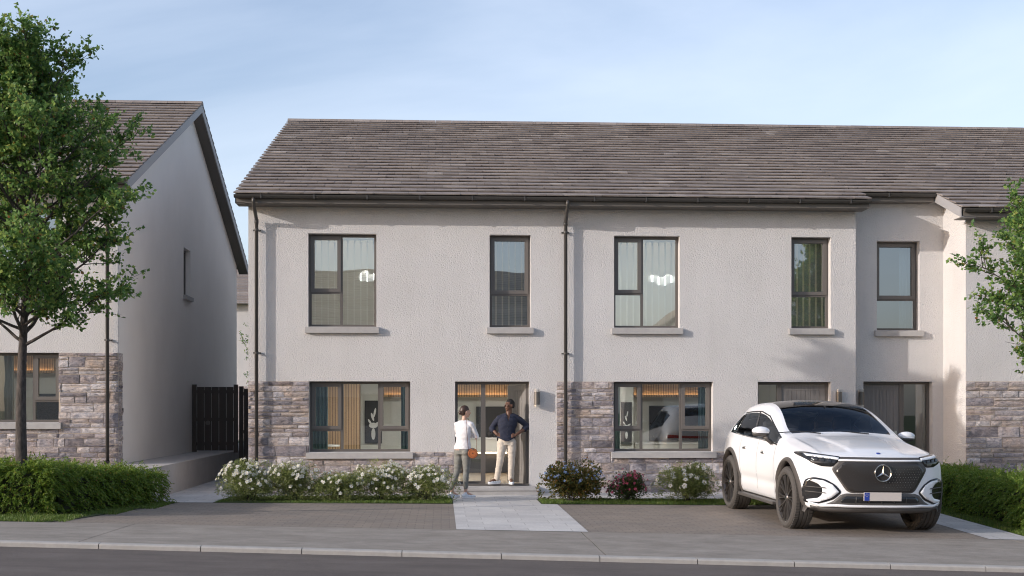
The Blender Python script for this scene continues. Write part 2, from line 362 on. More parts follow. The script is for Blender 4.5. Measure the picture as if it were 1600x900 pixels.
# ------------------------------------------------------------------ roofs
XE = PX(365, -.5); YE = -.5; ZE = PZ(365, 303, -.5)
lo, hi = 2.0, 15.0
for _ in range(50):
    mid = (lo+hi)/2
    if PX(450, mid) > XE: lo = mid
    else: hi = mid
YR = lo; ZR = PZ(450, 190, YR); KR = (ZR-ZE)/(YR-YE); LS = math.hypot(YR-YE, ZR-ZE); NC = 27; GA = LS/NC
print('ROOF', XE, YR, ZR, KR, GA)
YB = 2*YR-YE                                        # back eave line
def rz(Y): return ZE+KR*(Y-YE) if Y <= YR else ZE+KR*(YB-Y)
def tiles(mb, x0, x1, c0, dz=0.0, back=False, c1=NC):
    s = Vector((0, (YR-YE)/LS, (ZR-ZE)/LS)); nn = Vector((0, -s.z, s.y)); o = Vector((0, YE, ZE+dz))
    W = .33
    for i in range(c0, c1):
        a0 = i*GA-.025; a1 = (i+1)*GA+.03
        x = x0-(W*.5 if i % 2 else 0)
        while x < x1-.01:
            xa, xb = max(x0, x+.002), min(x1, x+W-.002)
            if xb-xa > .03:
                j = random.uniform(-.0035, .0035); j2 = random.uniform(-.003, .003)
                lo_, hi_ = o+s*(a0+j2*2), o+s*a1
                P = [lo_+nn*(.024+j), lo_+nn*(.024-j), hi_+nn*-.006, hi_+nn*-.006]
                Q = [lo_+nn*(.050+j), lo_+nn*(.050-j), hi_+nn*.004, hi_+nn*.004]
                if back: P = [Vector((0, 2*YR-p.y, p.z)) for p in P]; Q = [Vector((0, 2*YR-p.y, p.z)) for p in Q]
                X4 = [xa, xb, xb, xa]
                vs = [(X4[k], P[k].y, P[k].z) for k in range(4)]+[(X4[k], Q[k].y, Q[k].z) for k in range(4)]
                fs = [(0,3,2,1),(4,5,6,7),(0,1,5,4),(1,2,6,5),(2,3,7,6),(3,0,4,7)]
                if back: fs = [tuple(reversed(f)) for f in fs]
                mb.add(vs, fs)
            x += W
def deck(mb, x0, x1, ya, yb, dz, th=.05, top=-.02):
    for (p, q) in ((ya, YR), (YR, yb)):
        if q-p < 1e-6: continue
        mb.hexa([(x0,p,rz(p)+dz+top-th),(x1,p,rz(p)+dz+top-th),(x1,q,rz(q)+dz+top-th),(x0,q,rz(q)+dz+top-th),
                 (x0,p,rz(p)+dz+top),(x1,p,rz(p)+dz+top),(x1,q,rz(q)+dz+top),(x0,q,rz(q)+dz+top)])
def ridge(mb, x0, x1, dz):
    x = x0
    while x < x1-.01:
        xb = min(x1, x+.42); z = ZR+dz+.045
        pr = [(-.14,-.055),(-.10,.0),(-.04,.028),(.04,.028),(.10,.0),(.14,-.055)]
        vs = [(X_, YR+a, z+h+random.uniform(-.002,.002)) for X_ in (x+.003, xb-.003) for a, h in pr]
        mb.add(vs, [(i, i+1, 6+i+1, 6+i) for i in range(5)]+[(5,4,3,2,1,0),(6,7,8,9,10,11)])
        x = xb
def eave(house, x0, x1, yw, ye, dz, ends=(True, True)):
    """fascia, soffit and gutter along a front eave whose tile edge is at ye and whose wall is at yw"""
    ze = rz(ye)+dz if ye > -20 else 0
    b = MB(); b.box(x0, ye+.05, ze-.16, x1, ye+.075, ze-.03); b.build('fascia', M['soffit'], house)
    b = MB(); b.box(x0, ye+.078, ze-.16, x1, yw-.002, ze-.145); b.build('soffit', M['soffit'], house)
    b = MB(); n = 8; c = (ye-.015, ze-.015); r = .062
    ring = [(c[0]+r*math.cos(math.pi+math.pi*k/n), c[1]+r*math.sin(math.pi+math.pi*k/n)) for k in range(n+1)]
    ring += [(c[0]+(r-.006)*math.cos(math.pi*2-math.pi*k/n), c[1]+(r-.006)*math.sin(2*math.pi-math.pi*k/n)) for k in range(n+1)]
    m_ = len(ring)
    vs = [(X_, y, z) for X_ in (x0-.01, x1+.01) for y, z in ring]
    b.add(vs, [(i, (i+1) % m_, m_+(i+1) % m_, m_+i) for i in range(m_)])
    for X_ in (x0-.01, x1+.01):                      # stop ends
        b.add([(X_+.001, y, z) for y, z in ring[:n+1]], [tuple(range(n+1))])
    g = b.build('gutter', M['gutter'], house, fixn=True)
    x = x0+.5
    while x < x1:
        b = MB(); b.box(x-.012, c[0]-r-.006, c[1]-r-.01, x+.012, ye+.05, c[1]-r+.012); b.box(x-.012, c[0]-r-.008, c[1]-r-.01, x+.012, c[0]-r+.002, c[1]+.006); x += 1.0; b.build('gutter_bracket', M['gutter'], g)
def downpipe(house, x, yw, ye, dz, zb, shoe=False):
    ze = rz(ye)+dz; yp = yw-.105; b = MB()
    b.tube([(x, ye-.015, ze-.05), (x, ye-.015, ze-.15), (x, ye+.03, ze-.20), (x, yp-.05, ze-.40), (x, yp, ze-.46), (x, yp, zb)], .035, 12)
    b.tube([(x, yp, ze-.50), (x, yp, ze-.42)], .041, 12)
    dp = b.build('downpipe', M['gutter'], house, smooth=True)
    z = ze-.62
    while z > zb+.3:
        b = MB(); b.tube([(x, yp, z-.02), (x, yp, z+.02)], .041, 12); b.box(x-.075, yw-.03, z-.013, x-.05, yw-.001, z+.013); b.box(x+.05, yw-.03, z-.013, x+.075, yw-.001, z+.013); b.box(x-.07, yp+.034, z-.008, x+.07, yp+.05, z+.008); b.box(x-.01, yp+.03, z-.01, x+.01, yw, z+.01)
        b.build('pipe_clip', M['gutter'], dp); z -= 2.37 if z > ze-1 else 2.4
    if shoe:
        b = MB(); b.tube([(x, yp, zb+.05), (x, yp, zb+.02), (x, yp-.09, zb-.0)], .045, 12); b.build('pipe_shoe', M['black'], dp)

# ------------------------------------------------------------------ walls
def wallx(mb, x0, x1, z0, z1, y, th, ops):
    xs = sorted({x0, x1, *[o[0] for o in ops], *[o[1] for o in ops]}); zs = sorted({z0, z1, *[o[2] for o in ops], *[o[3] for o in ops]})
    xs = [x for x in xs if x0 <= x <= x1]; zs = [z for z in zs if z0 <= z <= z1]
    def hole(xa, xb, za, zb):
        cx, cz = (xa+xb)/2, (za+zb)/2
        return any(o[0] < cx < o[1] and o[2] < cz < o[3] for o in ops)
    for i in range(len(xs)-1):
        for j in range(len(zs)-1):
            a, b_, c, d = xs[i], xs[i+1], zs[j], zs[j+1]
            if hole(a, b_, c, d): continue
            mb.quad((a,y,c),(b_,y,c),(b_,y,d),(a,y,d)); mb.quad((b_,y+th,c),(a,y+th,c),(a,y+th,d),(b_,y+th,d))
    for o in ops:
        a, b_, c, d = o[:4]
        mb.quad((a,y,d),(a,y+th,d),(a,y+th,c),(a,y,c))
        mb.quad((b_,y,c),(b_,y+th,c),(b_,y+th,d),(b_,y,d)); mb.quad((a,y,d),(b_,y,d),(b_,y+th,d),(a,y+th,d)); mb.quad((a,y+th,c),(b_,y+th,c),(b_,y,c),(a,y,c))
    return mb
def gable(mb, X, y0, y1, z0, dz, side, holes=(), inner=.2):
    """outer face of a side wall at x = X (side = +1 faces +x), its top following the roof"""
    ys = sorted({y0, y1, *( [YR] if y0 < YR < y1 else []), *[h[0] for h in holes], *[h[1] for h in holes]})
    top = lambda Y: rz(Y)+dz-.075
    def q(a, b_, c0, c1, d1, d0):
        vs = [(X,a,c0),(X,b_,c1),(X,b_,d1),(X,a,d0)]; mb.add(vs, [(0,1,2,3) if side > 0 else (3,2,1,0)])
    for a, b_ in zip(ys[:-1], ys[1:]):
        h = [h for h in holes if h[0] <= a and b_ <= h[1]]
        if h:
            h = h[0]; q(a, b_, z0, z0, h[2], h[2]); q(a, b_, h[3], h[3], top(b_), top(a))
            Xi = X-side*inner
            mb.quad((X,a,h[2]),(Xi,a,h[2]),(Xi,a,h[3]),(X,a,h[3])); mb.quad((X,b_,h[2]),(Xi,b_,h[2]),(Xi,b_,h[3]),(X,b_,h[3]))
            mb.quad((X,a,h[2]),(X,b_,h[2]),(Xi,b_,h[2]),(Xi,a,h[2])); mb.quad((X,a,h[3]),(X,b_,h[3]),(Xi,b_,h[3]),(Xi,a,h[3]))
        else: q(a, b_, z0, z0, top(b_), top(a))
    return mb
def vergeboard(mb, X, side, ya, yb, dz, wallX, drop=.19):
    x0, x1 = sorted((X, X-side*.022))
    for p, q in ((ya, YR), (YR, yb)):
        z = lambda Y: rz(Y)+dz
        mb.hexa([(x0,p,z(p)-drop),(x1,p,z(p)-drop),(x1,q,z(q)-drop),(x0,q,z(q)-drop),(x0,p,z(p)-.005),(x1,p,z(p)-.005),(x1,q,z(q)-.005),(x0,q,z(q)-.005)])
        mb.cur = 1; a, b_ = sorted((wallX, X-side*.024))
        mb.hexa([(a,p,z(p)-drop),(b_,p,z(p)-drop),(b_,q,z(q)-drop),(a,q,z(q)-drop),(a,p,z(p)-drop+.02),(b_,p,z(p)-drop+.02),(b_,q,z(q)-drop+.02),(a,q,z(q)-drop+.02)]); mb.cur = 0
def stones(regions, y, holes=(), seed=1, axis='x'):
    """random coursed ashlar filling (x0,x1,z0,z1) rectangles; every stone is its own lumpy block"""
    rnd = random.Random(seed); mb = MB()
    X0 = min(r[0] for r in regions); X1 = max(r[1] for r in regions); Z0 = min(r[2] for r in regions); Z1 = max(r[3] for r in regions)
    rects = []; z = Z1
    while z > Z0+.02:
        h = rnd.choice([.07,.09,.11,.14,.17,.21]); 
        if z-h-Z0 < .09: h = z-Z0
        x = X0-rnd.uniform(0,.5)
        while x < X1:
            w_ = rnd.uniform(.20,.66); k = rnd.random()
            if h > .18 and k < .42:
                f = rnd.choice([.35,.42,.55,.62]); rects += [(x,x+w_,z-h*f,z),(x,x+w_*.55,z-h,z-h*f),(x+w_*.55,x+w_,z-h,z-h*f)] if w_ > .5 else [(x,x+w_,z-h*f,z),(x,x+w_,z-h,z-h*f)]
            elif h > .14 and k < .60 and w_ > .4:
                f = rnd.choice([.3,.36,.68]); rects += [(x,x+w_,z-h*f,z),(x,x+w_,z-h,z-h*f)]
            else: rects.append((x,x+w_,z-h,z))
            x += w_
        z -= h
    g = .0065
    for (a, b_, c, d) in rects:
        for (p, q, r_, s_) in regions:
            xa, xb, za, zb = max(a,p), min(b_,q), max(c,r_), min(d,s_)
            if xb-xa < .035 or zb-za < .03: continue
            xa += g if xa > p+.001 else 0; xb -= g; za += g; zb -= g
            nxs = max(2, min(8, int((xb-xa)/.06))); nzs = max(2, min(4, int((zb-za)/.05)))
            base = rnd.uniform(.016,.036); ph = rnd.uniform(0,99); vs = []; tx = rnd.uniform(-.012,.012); tz = rnd.uniform(-.012,.012)
            for j in range(nzs+1):
                for i in range(nxs+1):
                    u, v_ = i/nxs, j/nzs; edge = (i in (0,nxs)) or (j in (0,nzs)); corner = (i in (0,nxs)) and (j in (0,nzs))
                    dd = base+tx*(u-.5)+tz*(v_-.5)+(noise.noise(Vector((xa*3+u*(xb-xa)*7, ph, v_*(zb-za)*9)))*.010)
                    if edge: dd -= .009
                    if corner: dd -= .003
                    jx = rnd.uniform(-.006,.006) if not edge else rnd.uniform(-.0025,.0025)
                    jz = rnd.uniform(-.006,.006) if not edge else rnd.uniform(-.003,.003)
                    px_, pz_ = xa+u*(xb-xa)+jx, za+v_*(zb-za)+jz
                    vs.append((px_, y-max(dd,.010), pz_))
            n0 = len(vs); W = nxs+1
            fs = [(j*W+i, j*W+i+1, (j+1)*W+i+1, (j+1)*W+i) for j in range(nzs) for i in range(nxs)]
            border = [i for i in range(W)]+[j*W+nxs for j in range(1,nzs+1)]+[nzs*W+i for i in range(nxs-1,-1,-1)]+[j*W for j in range(nzs-1,0,-1)]
            for k in border: vs.append((vs[k][0], y+.004, vs[k][2]))
            L = len(border)
            fs += [(border[(k+1)%L], border[k], n0+k, n0+(k+1)%L) for k in range(L)]
            if axis == 'gable':        # regions given in (Y, z): face +x at x = y
                vs = [(y+(y-p[1]), p[0], p[2]) for p in vs]; fs = [tuple(reversed(f)) for f in fs]; fs = [tuple(reversed(f)) for f in fs]
            mb.add(vs, fs)
    mo = MB()
    for (p, q, r_, s_) in regions:
        if axis == 'gable': mo.quad((y+.004,p,r_),(y+.004,q,r_),(y+.004,q,s_),(y+.004,p,s_))
        else: mo.box(p, y-.003, r_, q, y+.05, s_)
    return mb, mo

# ------------------------------------------------------------------ windows, doors, lamps
def window(house, x0, x1, z0, z1, yw, cols, gl='glass', rev=.17, sill=True, sash_side=None):
    y0, y1 = yw+rev, yw+rev+.07; f = .05; b = MB()
    b.box(x0, y0, z0, x1, y1, z0+f); b.box(x0, y0, z1-f, x1, y1, z1); b.box(x0, y0, z0+f, x0+f, y1, z1-f); b.box(x1-f, y0, z0+f, x1, y1, z1-f)
    xa = x0+f; sashes = []; panes = []
    for i, (xe, tr) in enumerate(cols):
        last = i == len(cols)-1; xb = (x1-f) if last else xe-.025
        if tr: 
            b.box(xa, y0, tr-.025, xb, y1, tr+.025); sashes.append((xa, xb, tr+.025, z1-f)); panes.append((xa, xb, z0+f, tr-.025))
        else: panes.append((xa, xb, z0+f, z1-f))
        if not last: b.box(xe-.025, y0, z0+f, xe+.025, y1, z1-f)
        xa = xe+.025
    wd = b.build('window', M['frame'], house)
    for (a, c, d, e) in sashes:
        s = MB(); g = .055; ys, yt = y0-.018, y1-.012; o = .012
        s.box(a-o, ys, d-o, c+o, yt, d+g); s.box(a-o, ys, e-g, c+o, yt, e+o); s.box(a-o, ys, d+g, a+g, yt, e-g); s.box(c-g, ys, d+g, c+o, yt, e-g)
        s.build('sash', M['sash'], wd); panes.append((a+g-.003, c-g+.003, d+g-.003, e-g+.003))
    for (a, c, d, e) in panes:
        s = MB(); s.quad((a,y0+.03,d),(c,y0+.03,d),(c,y0+.03,e),(a,y0+.03,e)); s.build('pane', M[gl], wd)
    if sill:
        s = MB(); s.hexa([(x0-.055,yw-.085,z0-.125),(x1+.055,yw-.085,z0-.125),(x1+.055,yw-.002,z0-.125),(x0-.055,yw-.002,z0-.125),(x0-.055,yw-.085,z0-.018),(x1+.055,yw-.085,z0-.018),(x1+.055,yw-.002,z0-.004),(x0-.055,yw-.002,z0-.004)])
        s.hexa([(x0+.002,yw-.002,z0-.1),(x1-.002,yw-.002,z0-.1),(x1-.002,y1+.02,z0-.1),(x0+.002,y1+.02,z0-.1),(x0+.002,yw-.002,z0-.004),(x1-.002,yw-.002,z0-.004),(x1-.002,y1+.02,z0+.004),(x0+.002,y1+.02,z0+.004)])
        s.build('sill', M['sill'], wd)
    return wd
def leaf(mb, w_, h_, th=.05):
    """door leaf from the hinge at the origin along +x, grooved upright boards inside a border; front faces -y"""
    mb.box(0, .008, 0, w_, th, h_)
    br = .11; mb.box(0,0,0,br,.008,h_); mb.box(w_-br,0,0,w_,.008,h_); mb.box(br,0,0,w_-br,.008,.14); mb.box(br,0,h_-.11,w_-br,.008,h_)
    n = 7; bw = (w_-2*br)/n
    for i in range(n): mb.box(br+i*bw+.004, .002, .144, br+(i+1)*bw-.004, .008, h_-.114)
def door(house, x0, x1, z0, z1, yw, xpost, leaf_left, open_deg=0, rev=.17):
    y0, y1 = yw+rev, yw+rev+.08; f = .055; b = MB(); pw = .09
    b.box(x0, y0, z1-f, x1, y1, z1); b.box(x0, y0, z0, x0+f, y1, z1-f); b.box(x1-f, y0, z0, x1, y1, z1-f); b.box(xpost-pw/2, y0-.01, z0, xpost+pw/2, y1, z1-f); b.box(x0+f, y0, z0, xpost-pw/2, y1, z0+.05) if not leaf_left else b.box(xpost+pw/2, y0, z0, x1-f, y1, z0+.05)
    b.box(x0+.002, yw-.012, z0-.028, x1-.002, y1, z0+.005)
    fr = b.build('door_frame', M['frame'], house)
    a, c = (xpost+pw/2, x1-f) if leaf_left else (x0+f, xpost-pw/2)
    s = MB(); s.quad((a,y0+.03,z0+.05),(c,y0+.03,z0+.05),(c,y0+.03,z1-f),(a,y0+.03,z1-f)); s.build('sidelight', M['glass'], fr)
    a, c = (x0+f, xpost-pw/2) if leaf_left else (xpost+pw/2, x1-f)
    W = c-a-.008; H = z1-f-z0-.012; l_ = MB(); leaf(l_, W, H); h = MB()
    sx = .08 if open_deg else W-.08
    for zz in (.95,): h.tube([(W-.07,-.012,zz),(W-.07,-.05,zz)], .012, 8); h.tube([(W-.07,-.05,zz),(W-.19,-.055,zz)], .010, 8); h.box(W-.095,-.008,zz-.11,W-.045,-.001,zz+.07)
    # place: hinge on the right for an open door, so mirror x
    hinge_right = (not leaf_left)
    mxm = Matrix.Translation((c-.004, y0+.01, z0+.006)) @ Matrix.Rotation(R(-open_deg), 4, 'Z') @ Matrix.Diagonal((-1,1,1,1)) if hinge_right else Matrix.Translation((a+.004, y0+.01, z0+.006)) @ Matrix.Rotation(R(open_deg), 4, 'Z')
    for q in (l_, h): q.v = [tuple(mxm @ Vector(p)) for p in q.v]
    lf = l_.build('door', M['door'], house, fixn=True); h.build('handle', M['steel'], lf, fixn=True)
def walllamp(house, x, z0, z1, yw):
    b = MB(); c = (x, yw-.085, 0); r = .056
    b.lathe([(.0,z0+.045),(r,z0+.045),(r,z1-.045),(.0,z1-.045)], c, n=20); b.box(x-.03, yw-.04, z0+.10, x+.03, yw-.001, z1-.10)
    L = b.build('wall_lamp', M['lamp_body'], house, fixn=True)
    s = MB()
    for za, zb in ((z0, z0+.010), (z0+.024, z0+.034), (z1-.034, z1-.024), (z1-.010, z1)): s.lathe([(0,za),(r+.003,za),(r+.003,zb),(0,zb)], c, n=20)
    for k in range(4): t_ = math.pi/4+k*math.pi/2; s.tube([(x+.045*math.cos(t_), yw-.085+.045*math.sin(t_), z0),(x+.045*math.cos(t_), yw-.085+.045*math.sin(t_), z1)], .004, 5)
    s.build('lamp_ring', M['steel'], L, fixn=True)
def step(house, x0, x1, ya, yw, zb, zt):
    b = MB(); b.box(x0, ya, zt-.055, x1, yw-.002, zt); b.box(x0+.015, ya+.02, zb-.1, x1-.015, yw-.004, zt-.055); b.build('step', M['sill'], house, bevel=.006)
def room(house, x0, x1, y0, y1, z0, z1):
    b = MB(); b.cur = 0
    b.quad((x0,y0,z1),(x0,y1,z1),(x1,y1,z1),(x1,y0,z1)); b.quad((x0,y1,z0),(x1,y1,z0),(x1,y1,z1),(x0,y1,z1)); b.quad((x0,y0,z0),(x0,y1,z0),(x0,y1,z1),(x0,y0,z1)); b.quad((x1,y1,z0),(x1,y0,z0),(x1,y0,z1),(x1,y1,z1))
    b.cur = 1; b.quad((x0,y0,z0),(x1,y0,z0),(x1,y1,z0),(x0,y1,z0))
    return b.build('room', [M['room'], M['room_floor']], house)

FX = lambda p: PX(p, 0.0)
ZU1, ZU0, ZG1, ZG0 = 5.045, 3.235, 2.175, .80           # window heads and sills, upper and ground floor
X388, X883, X1337 = FX(388), FX(883), FX(1337)
ZT = .165
# --- end house
h1 = tag(empty('terrace_house', (X388, 0, 0)), 'end terrace house in pale render whose front door stands open, left of the middle downpipe', 'house', 'terraced houses in a row')
ops = [(FX(483),FX(641),ZG0,ZG1),(FX(711),FX(827),ZT,ZG1),(FX(481.5),FX(588),ZU0,ZU1),(FX(765),FX(829),ZU0,ZU1)]
b = MB(); wallx(b, X388, X883, -.2, ZE-.1, 0, .3, ops); gable(b, X388, 0, YB-.5, -.2, 0, -1); b.build('wall', M['render'], h1)
s, mo = stones([(X388-.0,FX(483),-.05,ZG1),(FX(483),FX(641),-.05,ZG0-.125),(FX(641),FX(711),-.05,ZG0)], 0, seed=3)
st_ = s.build('stone_cladding', M['stone'], h1); mo.build('mortar', M['mortar'], st_)
s, mo = stones([(FX(870),X883,-.05,ZG1)], 0, seed=4)
st_ = s.build('stone_cladding', M['stone'], h1); mo.build('mortar', M['mortar'], st_)
b = MB(); tiles(b, XE, X883, 0); tiles(b, XE, X883, 0, back=True); r_ = b.build('roof', M['tile'], h1)
b = MB(); deck(b, XE+.03, X883, YE+.08, YB-.08, 0); b.build('roof_deck', M['soffit'], r_); b = MB(); ridge(b, XE, X883, 0); b.build('ridge_tile', M['tile'], r_)
b = MB(); vergeboard(b, XE+.02, -1, YE+.05, YB-.05, 0, X388); b.build('bargeboard', [M['soffit'], M['soffit']], h1)
eave(h1, XE+.02, X883, 0, YE, 0)
downpipe(h1, FX(402), 0, YE, 0, .0)
tz = 1.625-32/80.2
window(h1, FX(483), FX(641), ZG0, ZG1, 0, [(FX(533.5), tz), (FX(592), None), (0, tz)])
window(h1, FX(481.5), FX(588), ZU0, ZU1, 0, [(FX(532.5), PZ(500,456,0)), (0, None)], 'glass_up')
window(h1, FX(765), FX(829), ZU0, ZU1, 0, [(0, PZ(797,459,0))], 'glass_up')
door(h1, FX(711), FX(827), ZT, ZG1, 0, FX(755.5), False, 66)
walllamp(h1, FX(838.5), PZ(838,636,0), PZ(838,609,0), 0)
step(h1, FX(700), FX(838), -.70, 0, .0, ZT-.03)
room(h1, X388+.15, X883-.12, .3, 6.2, .12, 2.55); room(h1, X388+.15, X883-.12, .3, 4.6, 2.85, 5.45)
# --- middle house
h2 = tag(empty('terrace_house', (X883, 0, 0)), 'middle terrace house in pale render directly behind the white car', 'house', 'terraced houses in a row')
ops = [(FX(959),FX(1114),ZG0,ZG1),(FX(1184),FX(1298),ZT,ZG1),(FX(959.5),FX(1062),ZU0,ZU1),(FX(1236.5),FX(1298),ZU0,ZU1)]
b = MB(); wallx(b, X883, X1337, -.2, ZE-.1, 0, .3, ops)
b.quad((X1337,0,-.2),(X1337,.5,-.2),(X1337,.5,ZE+.2),(X1337,0,ZE-.1)); b.build('wall', M['render'], h2)
s, mo = stones([(X883,FX(959),-.05,ZG1),(FX(959),FX(1114),-.05,ZG0-.125),(FX(1114),FX(1184),-.05,ZG0)], 0, seed=11)
st_ = s.build('stone_cladding', M['stone'], h2); mo.build('mortar', M['mortar'], st_)
XR = PX(1361, -.5)
b = MB(); tiles(b, X883, XR, 0, c1=2); tiles(b, X883, X1337, 2); tiles(b, X883, X1337, 0, back=True); r_ = b.build('roof', M['tile'], h2)
b = MB(); deck(b, X883, X1337, YE+.08, YB-.08, 0)
b.hexa([(X1337,YE+.08,rz(YE+.08)-.07),(XR-.03,YE+.08,rz(YE+.08)-.07),(XR-.03,.14,rz(.14)-.07),(X1337,.14,rz(.14)-.07),(X1337,YE+.08,rz(YE+.08)-.02),(XR-.03,YE+.08,rz(YE+.08)-.02),(XR-.03,.14,rz(.14)-.02),(X1337,.14,rz(.14)-.02)])
b.build('roof_deck', M['soffit'], r_); b = MB(); ridge(b, X883, X1337, 0); b.build('ridge_tile', M['tile'], r_)
eave(h2, X883+.012, XR-.02, 0, YE, 0)
downpipe(h2, FX(883), 0, YE, 0, .0)
window(h2, FX(959), FX(1114), ZG0, ZG1, 0, [(FX(1004), tz), (FX(1066), None), (0, tz)])
window(h2, FX(959.5), FX(1062), ZU0, ZU1, 0, [(FX(1005), PZ(985,458,0)), (0, None)], 'glass_up')
window(h2, FX(1236.5), FX(1298), ZU0, ZU1, 0, [(0, PZ(1265,461,0))], 'glass_up')
door(h2, FX(1184), FX(1298), ZT, ZG1, 0, FX(1221), False, 0)
walllamp(h2, FX(1309), PZ(1309,636,0), PZ(1309,609,0), 0)
step(h2, FX(1176), FX(1306), -.70, 0, .0, ZT-.03)
room(h2, X883+.12, X1337-.12, .3, 6.2, .12, 2.55); room(h2, X883+.12, X1337-.12, .3, 4.6, 2.85, 5.45)
# --- house with the recessed entrance
YQ = .5; Y3 = -.62; F5 = lambda p: PX(p, YQ); F3 = lambda p: PX(p, Y3)
X3 = F3(1509); XEND = 17.0
h3 = tag(empty('terrace_house', (X1337, 0, 0)), 'right hand terrace house with recessed entrance and stone faced front behind the right tree', 'house', 'terraced houses in a row')
ops = [(F5(1349),F5(1457),ZT,ZG1+.02),(F5(1370),F5(1437),ZU0,ZU1)]
b = MB(); wallx(b, X1337, X3, -.2, rz(.14)-.1, YQ, .3, ops)
wallx(b, X3, XEND, -.4, rz(-1.144)-.1, Y3, .3, []); b.quad((X3,YQ,-.3),(X3,Y3,-.3),(X3,Y3,rz(Y3)-.08),(X3,YQ,rz(YQ)-.08)); gable(b, XEND, Y3, YB-.5, -.4, 0, 1)
b.build('wall', M['render'], h3)
s, mo = stones([(X3+.002,XEND,-.4,ZG1)], Y3, seed=23); st_ = s.build('stone_cladding', M['stone'], h3); mo.build('mortar', M['mortar'], st_)
YS2 = YE+2*GA*(YR-YE)/LS; YS0 = YE-2*GA*(YR-YE)/LS; XV = PX(1462, YS2)
b = MB(); tiles(b, X1337, XEND+.2, 2); tiles(b, XV, XEND+.2, -2, c1=2); tiles(b, X1337, XEND+.2, 0, back=True); r_ = b.build('roof', M['tile'], h3)
b = MB(); deck(b, X1337, XEND+.17, YS2+.08, YB-.08, 0)
a0, a1 = YS0+.08, YS2+.08; b.hexa([(XV+.03,a0,rz(a0)-.07),(XEND,a0,rz(a0)-.07),(XEND,a1,rz(a1)-.07),(XV+.03,a1,rz(a1)-.07),(XV+.03,a0,rz(a0)-.02),(XEND,a0,rz(a0)-.02),(XEND,a1,rz(a1)-.02),(XV+.03,a1,rz(a1)-.02)])
b.build('roof_deck', M['soffit'], r_); b = MB(); ridge(b, X1337, XEND+.2, 0); b.build('ridge_tile', M['tile'], r_)
b = MB(); x0, x1 = XV+.005, XV+.03; a0, a1 = YS0+.05, YQ+.05
b.hexa([(x0,a0,rz(a0)-.19),(x1,a0,rz(a0)-.19),(x1,a1,rz(a1)-.19),(x0,a1,rz(a1)-.19),(x0,a0,rz(a0)-.004),(x1,a0,rz(a0)-.004),(x1,a1,rz(a1)-.004),(x0,a1,rz(a1)-.004)])
b.hexa([(x1,a0,rz(a0)-.19),(X3-.002,a0,rz(a0)-.19),(X3-.002,a1,rz(a1)-.19),(x1,a1,rz(a1)-.19),(x1,a0,rz(a0)-.17),(X3-.002,a0,rz(a0)-.17),(X3-.002,a1,rz(a1)-.17),(x1,a1,rz(a1)-.17)])
b.build('bargeboard', M['verge'], h3)
eave(h3, X1337+.2, XV-.02, YQ, YS2, 0); eave(h3, XV+.06, XEND+.2, Y3, YS0, 0)
window(h3, F5(1370), F5(1437), ZU0, ZU1, YQ, [(0, PZ(1402,467,YQ))], 'glass_up')
door(h3, F5(1349), F5(1457), ZT, ZG1+.02, YQ, F5(1413), True, 0)
walllamp(h3, F5(1343.5), PZ(1343,636,YQ), PZ(1343,609,YQ), YQ)
step(h3, F5(1344), F5(1462), -.25, YQ, 0, ZT-.03)
room(h3, X1337+.1, XEND-.2, YQ+.3, 6, .12, 2.55); room(h3, X1337+.1, XEND-.2, YQ+.3, 4.6, 2.85, 5.45)
# --- detached house on the left, on its raised ground
YR, ZR, YE, ZE = 7.1, 9.19, -.5, 5.95; KR = (ZR-ZE)/(YR-YE); LS = math.hypot(YR-YE, ZR-ZE); NC = 24; GA = LS/NC; YB = 2*YR-YE
DZ = 0.0; XL = FX(185.5); XW = -15.0
hl = tag(empty('house', (XL, 0, .575)), 'gable ended house on raised ground behind the large tree, at the left of the photo', 'house')
zg1, zg0 = PZ(60,551,0), PZ(60,660,0); zu1, zu0 = PZ(40,321,0), PZ(40,464,0)
ops = [(FX(-66),FX(92),zg0,zg1),(FX(-14),FX(92),zu0,zu1)]
gh = [(6.2, 7.05, 4.39, 5.54)]
b = MB(); wallx(b, XW, XL, .2, ZE+DZ-.1, 0, .3, ops); b.build('wall', M['render'], hl)
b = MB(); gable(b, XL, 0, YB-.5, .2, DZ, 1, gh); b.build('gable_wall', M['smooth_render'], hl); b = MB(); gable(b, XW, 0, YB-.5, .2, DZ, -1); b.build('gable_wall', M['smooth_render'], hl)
s, mo = stones([(FX(92),XL,.5,zg1),(XW,FX(92),.5,zg0-.125)], 0, seed=31); st_ = s.build('stone_cladding', M['stone'], hl); mo.build('mortar', M['mortar'], st_)
s, mo = stones([(0.0,.26,.5,zg1)], XL, seed=5, axis='gable'); st_ = s.build('stone_return', M['stone'], hl); mo.build('mortar', M['mortar'], st_)
XO = XL+.29
b = MB(); tiles(b, XW-.15, XO, 0, DZ, c1=NC); tiles(b, XW-.15, XO, 0, DZ, back=True, c1=NC); r_ = b.build('roof', M['tile'], hl)
b = MB(); deck(b, XW-.1, XO-.03, YE+.08, YB-.08, DZ); b.build('roof_deck', M['soffit'], r_); b = MB(); ridge(b, XW-.15, XO, DZ); b.build('ridge_tile', M['tile'], r_)
b = MB(); vergeboard(b, XO-.01, 1, YE+.05, YB-.05, DZ, XL, .20); b.build('bargeboard', [M['verge'], M['soffit']], hl)
eave(hl, XW, XO-.02, 0, YE, DZ); downpipe(hl, FX(170), 0, YE, DZ, .6, True)
window(hl, FX(-66), FX(92), zg0, zg1, 0, [(FX(-17), None), (FX(49), None), (0, PZ(70,626,0))])
window(hl, FX(-14), FX(92), zu0, zu1, 0, [(FX(40), None), (0, PZ(70,410,0))], 'glass_up')
